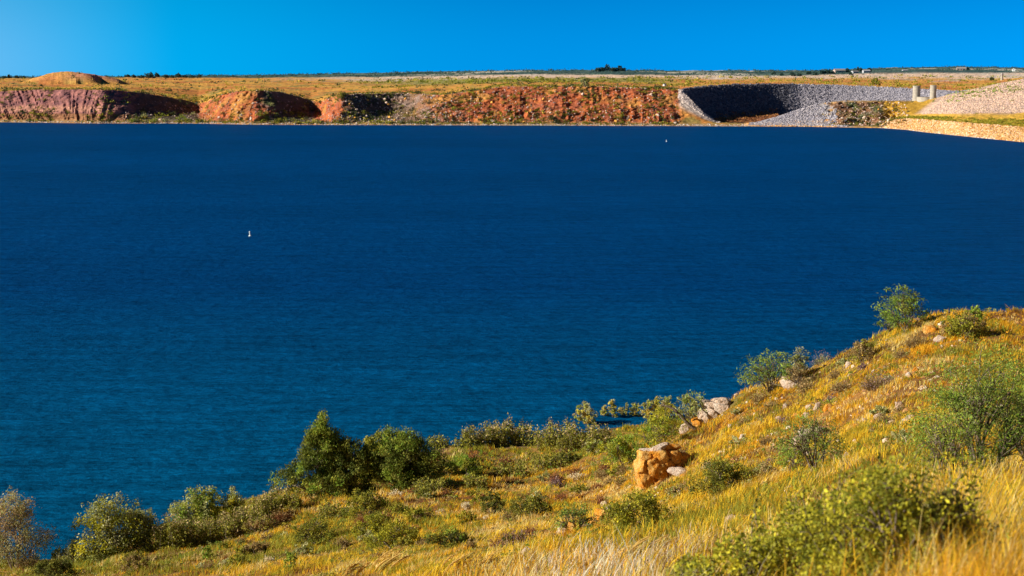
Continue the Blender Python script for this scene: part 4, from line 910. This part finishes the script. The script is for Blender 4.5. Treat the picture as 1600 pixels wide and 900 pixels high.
for a in [(270, 856, 56, 58, 'weeds left of the soft pale green mesquite'), (300, 850, 56, 44, 'weeds below the soft pale green mesquite'), (345, 842, 60, 42, 'weeds below the yellow green round bush'), (385, 832, 44, 44, 'weeds at the start of the pinkish shore row'), (412, 815, 44, 46, 'weeds in the middle of the pinkish shore row'), (440, 798, 46, 44, 'weeds just left of the pointed juniper'),
 (685, 700, 30, 24, 'small weeds behind the right end of the round juniper'), (735, 700, 46, 36, 'weeds at the left end of the long shore clump'), (765, 698, 46, 40, 'weeds second from left in the long shore clump'), (795, 697, 46, 44, 'tallest weeds in the long shore clump'), (822, 695, 44, 36, 'weeds at the right end of the long shore clump'),
 (862, 698, 46, 42, 'leafy weeds with one tall pale stem by the water'), (900, 702, 54, 46, 'dark leafy weeds left of the water trees'), (932, 700, 50, 42, 'dark leafy weeds just before the flooded patch'), (742, 765, 40, 24, 'short weeds in the flat below the mid green bush'), (800, 745, 60, 24, 'short weeds in the flat below the long shore clump'), (860, 728, 60, 22, 'short weeds in front of the dark leafy weeds'), (520, 812, 44, 30, 'short weeds at the foot of the pointed juniper'), (670, 770, 60, 24, 'short weeds at the foot of the round juniper')]:
    shrub('seeded_weeds', 'olive ' + a[4], 'weeds', a[0], a[1], a[2], a[3], 'weed', 'weed', pal2='tips' if a[2] > 30 and a[1] < 860 and 'short' not in a[4] else None, group=GW, dens=.9)
# drowned saltcedars standing in the shallows
for a in [(914, 662, 38, 34, 'broadest drowned saltcedar, at the left of the water group'), (944, 650, 14, 18, 'small orange saltcedar left of the tall narrow one in water'), (957, 652, 16, 30, 'tall narrow saltcedar standing in the water'), (972, 648, 18, 12, 'low saltcedar right of the tall narrow one in water'), (993, 650, 20, 22, 'round olive saltcedar in the middle of the flooded row'), (1012, 655, 28, 30, 'wide yellow green saltcedar in the flooded row'), (1026, 652, 18, 34, 'orange tinted saltcedar at the right of the flooded row'), (979, 640, 4, 12, 'lone pale stem sticking out of the water'), (1040, 662, 26, 44, 'green saltcedar in water behind the leaning trunk')]:
    shrub('saltcedar', a[4], 'tree', a[0], a[1], a[2] * .85, a[3], 'cedar', 'round', z0=0.0, leafpx=2.6, pal2='silver', group='saltcedars standing in the shallow water')
# little brushes dotted over the slope, alike but for their place
rng = np.random.default_rng(41)
for (u0, u1, v0, v1, n, pals, lab) in [(1120, 1420, 540, 780, 44, ('brown', 'tan', 'silver', 'purple'), 'small dry brush among the gold grass of the slope'), (560, 980, 715, 860, 64, ('brown', 'olive', 'silver', 'rust', 'weed'), 'small low plant in the mixed grass of the flat'), (240, 620, 835, 895, 22, ('olive', 'brown', 'silver'), 'small low plant in the grass at the lower left')]:
    for i in range(n):
        u, v = rng.uniform(u0, u1), rng.uniform(v0, v1); a = rng.uniform(14, 42); pl = pals[rng.integers(len(pals))]
        if project(*hit(u, v))[1] > v + 6: continue
        shrub('small_brush', lab, 'brush', u, v, a, a * rng.uniform(.4, .65), pl, 'twig' if pl in ('brown', 'purple', 'tan', 'rust') else 'round', group=lab.replace('small ', 'small scattered '))
# leaning dead trunk
a_, b_ = hit(1086, 676), None
p0 = hit(1088, 672); px = p0[1] / F; ac = Acc(); r_ = np.random.default_rng(3)
pts = np.array([(0, 0, -.1), (-14, 0, 10), (-26, -1, 24), (-36, 0, 34), (-52, 2, 40), (-60, 3, 38)]) * px; v_, q_ = tube(pts, np.array([3.2, 2.8, 2.4, 1.8, 1.1, .5]) * px, 8); ac.add(v_, q_)
root = empty('leaning_trunk', p0, 'dark bare trunk leaning out left over the shore', 'tree trunk'); ac.obj('trunk', M_BARK, root, True)
for i in (2, 3, 4):
    for q in range(3):
        ac = Acc(); branch(r_, pts[i], pts[i] + np.array([r_.uniform(-16, 4), r_.uniform(-4, 4), r_.uniform(-4, 14)]) * px, .9 * px, .25 * px, ac, 4); ac.obj('branch', M_BARK, root)
# pale dry cushion plants in the flat
for u, v, w_, h_, lab in [(728, 795, 20, 12, 'pale cushion plant in the flat right of the round juniper'), (690, 803, 18, 9, 'pale cushion plant below the round juniper'), (487, 842, 26, 10, 'pale dry tuft in front of the dark bush below the pointed juniper'), (420, 878, 22, 10, 'whitish tuft near the bottom left'), (348, 886, 22, 10, 'whitish tuft in orange grass at the bottom left'), (620, 775, 30, 9, 'pale dry tuft under the round juniper'), (1105, 735, 20, 14, 'pale tuft on the slope above the dark olive bush'), (760, 812, 16, 8, 'tiny pale tuft right of the narrow upright bush'), (545, 800, 24, 10, 'pale tuft left of the olive bush between the junipers'), (905, 748, 40, 9, 'pale dry patch tuft near the grey purple dead bush')]:
    shrub('pale_tuft', lab, 'tuft', u, v, w_, h_, 'pale', 'twig', dens=2.2)
# foreground broadleaf bush with yellow leaves
shrub('broadleaf_bush', 'large yellow leaved broadleaf bush in the right foreground', 'shrub', 1385, 940, 270, 228, 'lime', 'round', pal2='olive', leafpx=7, dens=.95, seedadd=3)
shrub('broadleaf_bush', 'upper sprays of yellow leaves left of the large foreground bush', 'shrub', 1275, 915, 170, 150, 'lime', 'round', pal2='olive', leafpx=7.5, dens=.8)
shrub('broadleaf_bush', 'low yellow leaved bush along the bottom edge, right of centre', 'shrub', 1180, 950, 260, 120, 'lime', 'round', pal2='olive', leafpx=7.5, dens=.9)
shrub('broadleaf_bush', 'dark leaved right shoulder of the foreground broadleaf bush', 'shrub', 1480, 925, 130, 170, 'darkolive', 'round', pal2='brown', leafpx=7.5, dens=.8)
shrub('broadleaf_bush', 'small olive broadleaf bush at the bottom edge near centre', 'shrub', 1090, 935, 110, 70, 'olive', 'round', pal2='lime', leafpx=7, dens=.9)

for u, v, w_, h_, n, lab in [(1330, 900, 170, 215, 26, 'loose upright yellow leaved stems in the upper left of the foreground bush'), (1440, 900, 140, 200, 22, 'loose upright yellow leaved stems in the upper right of the foreground bush'), (1230, 915, 170, 150, 22, 'loose yellow leaved stems low in the foreground, left of the large bush')]:
    p = hit(u, v); px = p[1] / F; r_ = np.random.default_rng(int(u)); root = empty('leafy_stems', p, lab, 'plant', 'loose leafy stems of the foreground'); st, fo = Acc(), Acc()
    for i in range(n):
        b = np.array([r_.uniform(-.5, .5) * w_, r_.uniform(-30, 30), -5]) * px; e_ = b + np.array([r_.uniform(-.3, .35) * h_, r_.uniform(-30, 30), h_ * r_.uniform(.55, 1.05)]) * px
        pp = branch(r_, b, e_, 1.3 * px, .4 * px, st, 4, n=10); m = 46; tt = r_.uniform(.15, 1, m) * 9; i0 = np.minimum(tt.astype(int), 8); Q = pp[i0] * (1 - (tt - i0))[:, None] + pp[i0 + 1] * (tt - i0)[:, None] + r_.normal(size=(m, 3)) * 5 * px
        fo.add(*leaves(r_, Q, 7.5 * px, 4.5 * px, pick(r_, 'lime' if r_.random() < .75 else 'olive', m, .25)))
    st.obj('stem', M_BARK, root, True); fo.obj('foliage', M_LEAF, root)

# ------------------------------------------------------------------ grass
GR = {'gold': (.86, .56, .035), 'orange': (.80, .43, .025), 'straw': (.84, .64, .24), 'olive': (.34, .32, .035), 'brown': (.30, .14, .05), 'green': (.26, .33, .06), 'white': (.82, .74, .55)}
def grass(name, label, seed, rmin, rmax, ntuft, per, hgt, wpx_, seg, mode='all'):
    rng = np.random.default_rng(seed)
    m_ = (_GY > rmin) & (_GY < rmax) & (_GZ > .25); U_, V__ = project(_GX, _GY, _GZ)
    du = np.abs(np.gradient(U_, axis=0)); dv = -np.gradient(V__, axis=1); vis = (U_ > -160) & (U_ < 1760) & (V__ < 1250)
    wgt = du * np.clip(dv, .12 / (1 + 0 * dv), 30) * m_ * np.where(vis, 1, .05)
    wgt *= np.where((V__ > 900) , .35, 1)
    wf = wgt[:-1, :-1].ravel(); cidx = rng.choice(len(wf), ntuft, p=wf / wf.sum()); ii, jj = np.unravel_index(cidx, (_GA.shape[0] - 1, _GA.shape[1] - 1))
    A = _ga[ii] + rng.random(ntuft) * (_ga[1] - _ga[0]); Y = np.exp(_gl[jj] + rng.random(ntuft) * (_gl[1] - _gl[0])); X = A * Y
    pn = fbm(X / 7, Y / 7, 0, 4, 70); pn2 = fbm(X / 3, Y / 3, 0, 3, 75); pn3 = fbm(X / 15, Y / 15, 0, 3, 79); pn4 = fbm(X / 2.4, Y / 3.2, 0, 3, 84)
    bare = np.exp(-(((X - 22) / 11) ** 2 + ((Y - 62) / 12) ** 2)) ; Z0 = ground(X, Y); U0, V0 = project(X, Y, Z0); keep = rng.random(ntuft) > np.where((U0 > 1040) & (U0 < 1440) & (Y < 13), .88, 0); keep &= rng.random(ntuft) > np.clip(bare * .75 * (pn2 > -.1) + .85 * (np.abs(pn4 - .05) < .06), 0, .93)
    X, Y, pn, pn2, pn3, pn4 = X[keep], Y[keep], pn[keep], pn2[keep], pn3[keep], pn4[keep]; n = len(X); Z = ground(X, Y); Ut, Vt = project(X, Y, Z)
    # colour mix differs between the flat by the water, the slope and the foreground
    flat = sstep(7.5, 5.0, Z) * sstep(75, 90, Y); wts = np.stack([
        .35 + 1.6 * sstep(-.05, .3, pn) * (1 - .7 * flat),               # gold
        .22 + .9 * sstep(-.05, -.3, pn) * (1 - .4 * flat),              # orange
        .08 + 1.5 * sstep(.1, .3, pn2),                                 # straw
        .10 + 2.2 * flat * sstep(.3, -.15, pn3) + 1.3 * sstep(.0, -.25, pn2) ,   # olive
        .10 + 2.2 * sstep(.08, .28, -pn4),                               # brown
        .02 + .8 * sstep(.15, .4, pn4) * (.3 + flat),                    # green
        .01 + 0 * pn], 1) ** 1.35
    if mode == 'near':
        wts[:, 2] += .5 * sstep(30, 12, Y); ws = np.exp(-((Ut - 930) / 110) ** 2) * sstep(38, 20, Y); wts[:, 6] += ws * 1.7; wts[:, 3] += .5 * sstep(1000, 1100, Ut) * sstep(1350, 1250, Ut)
    cs_ = np.cumsum(wts, 1); r = rng.random(n) * cs_[:, -1]; ci = (r[:, None] > cs_).sum(1); ci = np.minimum(ci, 6); base_c = np.array(list(GR.values()))[ci]
    th = hgt(Y) * rng.uniform(.55, 1.25, n) * np.where(ci == 4, .7, 1) * (1 + .35 * pn) * (.55 + .9 * sstep(-.35, .45, noise(X / 1.1, Y / 1.5, 0, 97)))
    # blades
    X = np.repeat(X, per); Y = np.repeat(Y, per); tc_ = np.repeat(base_c, per, 0); th = np.repeat(th, per); n = len(X); px = Y / F
    sp = np.clip(th * .30, 0, .5); X = X + rng.normal(size=n) * sp; Y = Y + rng.normal(size=n) * sp; Z = ground(X, Y) - .03
    h = th * rng.uniform(.45, 1.15, n); ang = rng.uniform(0, 2 * pi, n); ln = h * np.abs(rng.normal(.22, .2, n))
    wind = .14 + .22 * noise(X / 2.2, Y / 2.6, 0, 33); lx = np.cos(ang) * ln * 1.25 + h * wind; ly = np.sin(ang) * ln * 1.25 + h * .15 * noise(X / 1.7, Y / 1.9, 0, 34); fa = rng.uniform(-1.1, 1.1, n); wv = np.stack([np.cos(fa), np.sin(fa), 0 * fa], -1) * (np.maximum(wpx_(Y) * px, .004) * rng.uniform(.6, 1.4, n))[:, None] * .5
    col = tc_ * rng.uniform(.7, 1.25, (n, 1)) * (1 + rng.normal(size=(n, 3)) * .05)
    B0 = np.stack([X, Y, Z], -1); ts = np.linspace(0, 1, seg + 1); VV = []
    for i, t in enumerate(ts):
        pt = B0 + np.stack([lx * t ** 2, ly * t ** 2, h * (t - .12 * t ** 2)], -1)
        if i == seg: VV.append(pt[:, None])
        else: ww = (1 - .55 * t); VV.append(np.stack([pt - wv * ww, pt + wv * ww], 1))
    Vv = np.concatenate(VV, 1); k_ = 2 * seg + 1; bi = np.arange(n)[:, None] * k_
    fq = [np.concatenate([bi + 2 * i, bi + 2 * i + 1, bi + 2 * i + 3, bi + 2 * i + 2], 1) for i in range(seg - 1)]; ft = np.concatenate([bi + 2 * seg - 2, bi + 2 * seg - 1, bi + 2 * seg], 1)
    cc = np.repeat(col[:, None], k_, 1)
    fl = [ft] + ([np.concatenate(fq)] if fq else [])
    return tag(mesh_from(name, Vv.reshape(-1, 3), fl, M_GRASS, cc.reshape(-1, 3)), label, 'grass', kind='stuff')
grass('grass', 'gold and orange dry grass over the hillside', 1, 34, 150, 105000, 6, lambda Y: .30 + .08 * np.clip((Y - 30) / 60, 0, 1), lambda Y: 1.0 + 0 * Y, 2)
grass('tall_grass', 'tall dry straw and gold grass in the foreground', 2, 5.5, 40, 26000, 9, lambda Y: np.where(Y < 14, .33, .40), lambda Y: 1.5 + 0 * Y, 4, 'near')
# low leafy weeds between the grass
rng = np.random.default_rng(9); n = 9000; A = rng.uniform(-.42, .42, n); Y = np.exp(rng.uniform(np.log(26), np.log(140), n)); X = A * Y; Z = ground(X, Y); m = (Z > .4) & (fbm(X / 5, Y / 5, 0, 3, 90) > rng.uniform(-.15, .5, n)); X, Y, Z = X[m], Y[m], Z[m]; n = len(X)
per = 22; px = np.repeat(Y / F, per); s = np.repeat(rng.uniform(2.5, 7, n), per) * px
Q = np.repeat(np.stack([X, Y, Z], -1), per, 0) + rng.normal(size=(n * per, 3)) * s[:, None] * np.array([.55, .55, .3]) + np.array([0, 0, .5]) * s[:, None] + np.array([0, 0, .12])
cc = np.array([PAL['olive'][1], PAL['weed'][0], PAL['silver'][2], PAL['brown'][0], PAL['green'][0], PAL['olive'][2]])[np.repeat(rng.integers(6, size=n), per)] * rng.uniform(.7, 1.3, (n * per, 1))
v_, f_, c_ = leaves(rng, Q, 3.0 * px[:, None], 1.7 * px[:, None], cc); tag(mesh_from('low_weeds', v_, f_, M_LEAF, c_), 'low leafy weeds scattered through the grass', 'weeds', kind='stuff')
# seeded stalks: each clump a thing
def stalks(u, v, w_, h_, n, label):
    p = hit(u, v); px = p[1] / F; r_ = np.random.default_rng(int(u)); root = empty('seeded_grass_clump', p, label, 'grass clump', 'arching seeded grass stalks in the foreground'); ac = Acc()
    for i in range(n):
        x = r_.uniform(-.5, .5) * w_ * px; L = h_ * px * r_.uniform(.7, 1.1); t = np.linspace(0, 1, 9)[:, None]; lean = L * r_.uniform(.35, .75); b = np.array([x, r_.uniform(-.2, .2) * w_ * px, -.1])
        P_ = b + np.array([0, 0, 1]) * L * (t - .22 * t ** 2) + np.array([1, r_.uniform(-.2, .2), 0]) * lean * t ** 2.2
        rad = np.interp(t[:, 0], [0, .55, .62, .8, 1], [.55, .4, 1.3, 1.6, .4]) * px; c = np.array([(.74, .52, .16), (.62, .42, .12), (.52, .40, .10)][i % 3]); v_, q_ = tube(P_, rad, 5); ac.add(v_, q_, c)
        m = 70; tt = r_.uniform(.58, 1, m)[:, None]; Q = b + np.array([0, 0, 1]) * L * (tt - .22 * tt ** 2) + np.array([1, 0, 0]) * lean * tt ** 2.2 + r_.normal(size=(m, 3)) * 1.2 * px; ac.add(*leaves(r_, Q, 5 * px, 1.1 * px, np.tile(c * 1.1, (m, 1)), (1, 0, .7), 1.5))
    ac.obj('stalks', M_GRASS, root)
for a in [(535, 915, 40, 60, 7, 'arching seeded stalks at the bottom edge, leftmost clump'), (590, 915, 50, 85, 9, 'arching seeded stalks below the bright yellow green bush'), (700, 905, 40, 70, 8, 'arching seeded stalks below the low dark green bush'), (745, 898, 30, 60, 6, 'seeded stalks in front of the reddish purple brush'), (885, 905, 34, 60, 6, 'seeded stalks below the pale pink foreground boulder'), (965, 895, 40, 100, 9, 'tall seeded stalks in front of the big olive bush'), (1010, 880, 30, 76, 5, 'seeded stalks leaning right below the big olive bush'), (1500, 905, 60, 120, 10, 'thick straw stalks in the bottom right corner'), (1570, 910, 70, 140, 12, 'gold straw stalks at the right edge')]:
    stalks(*a)
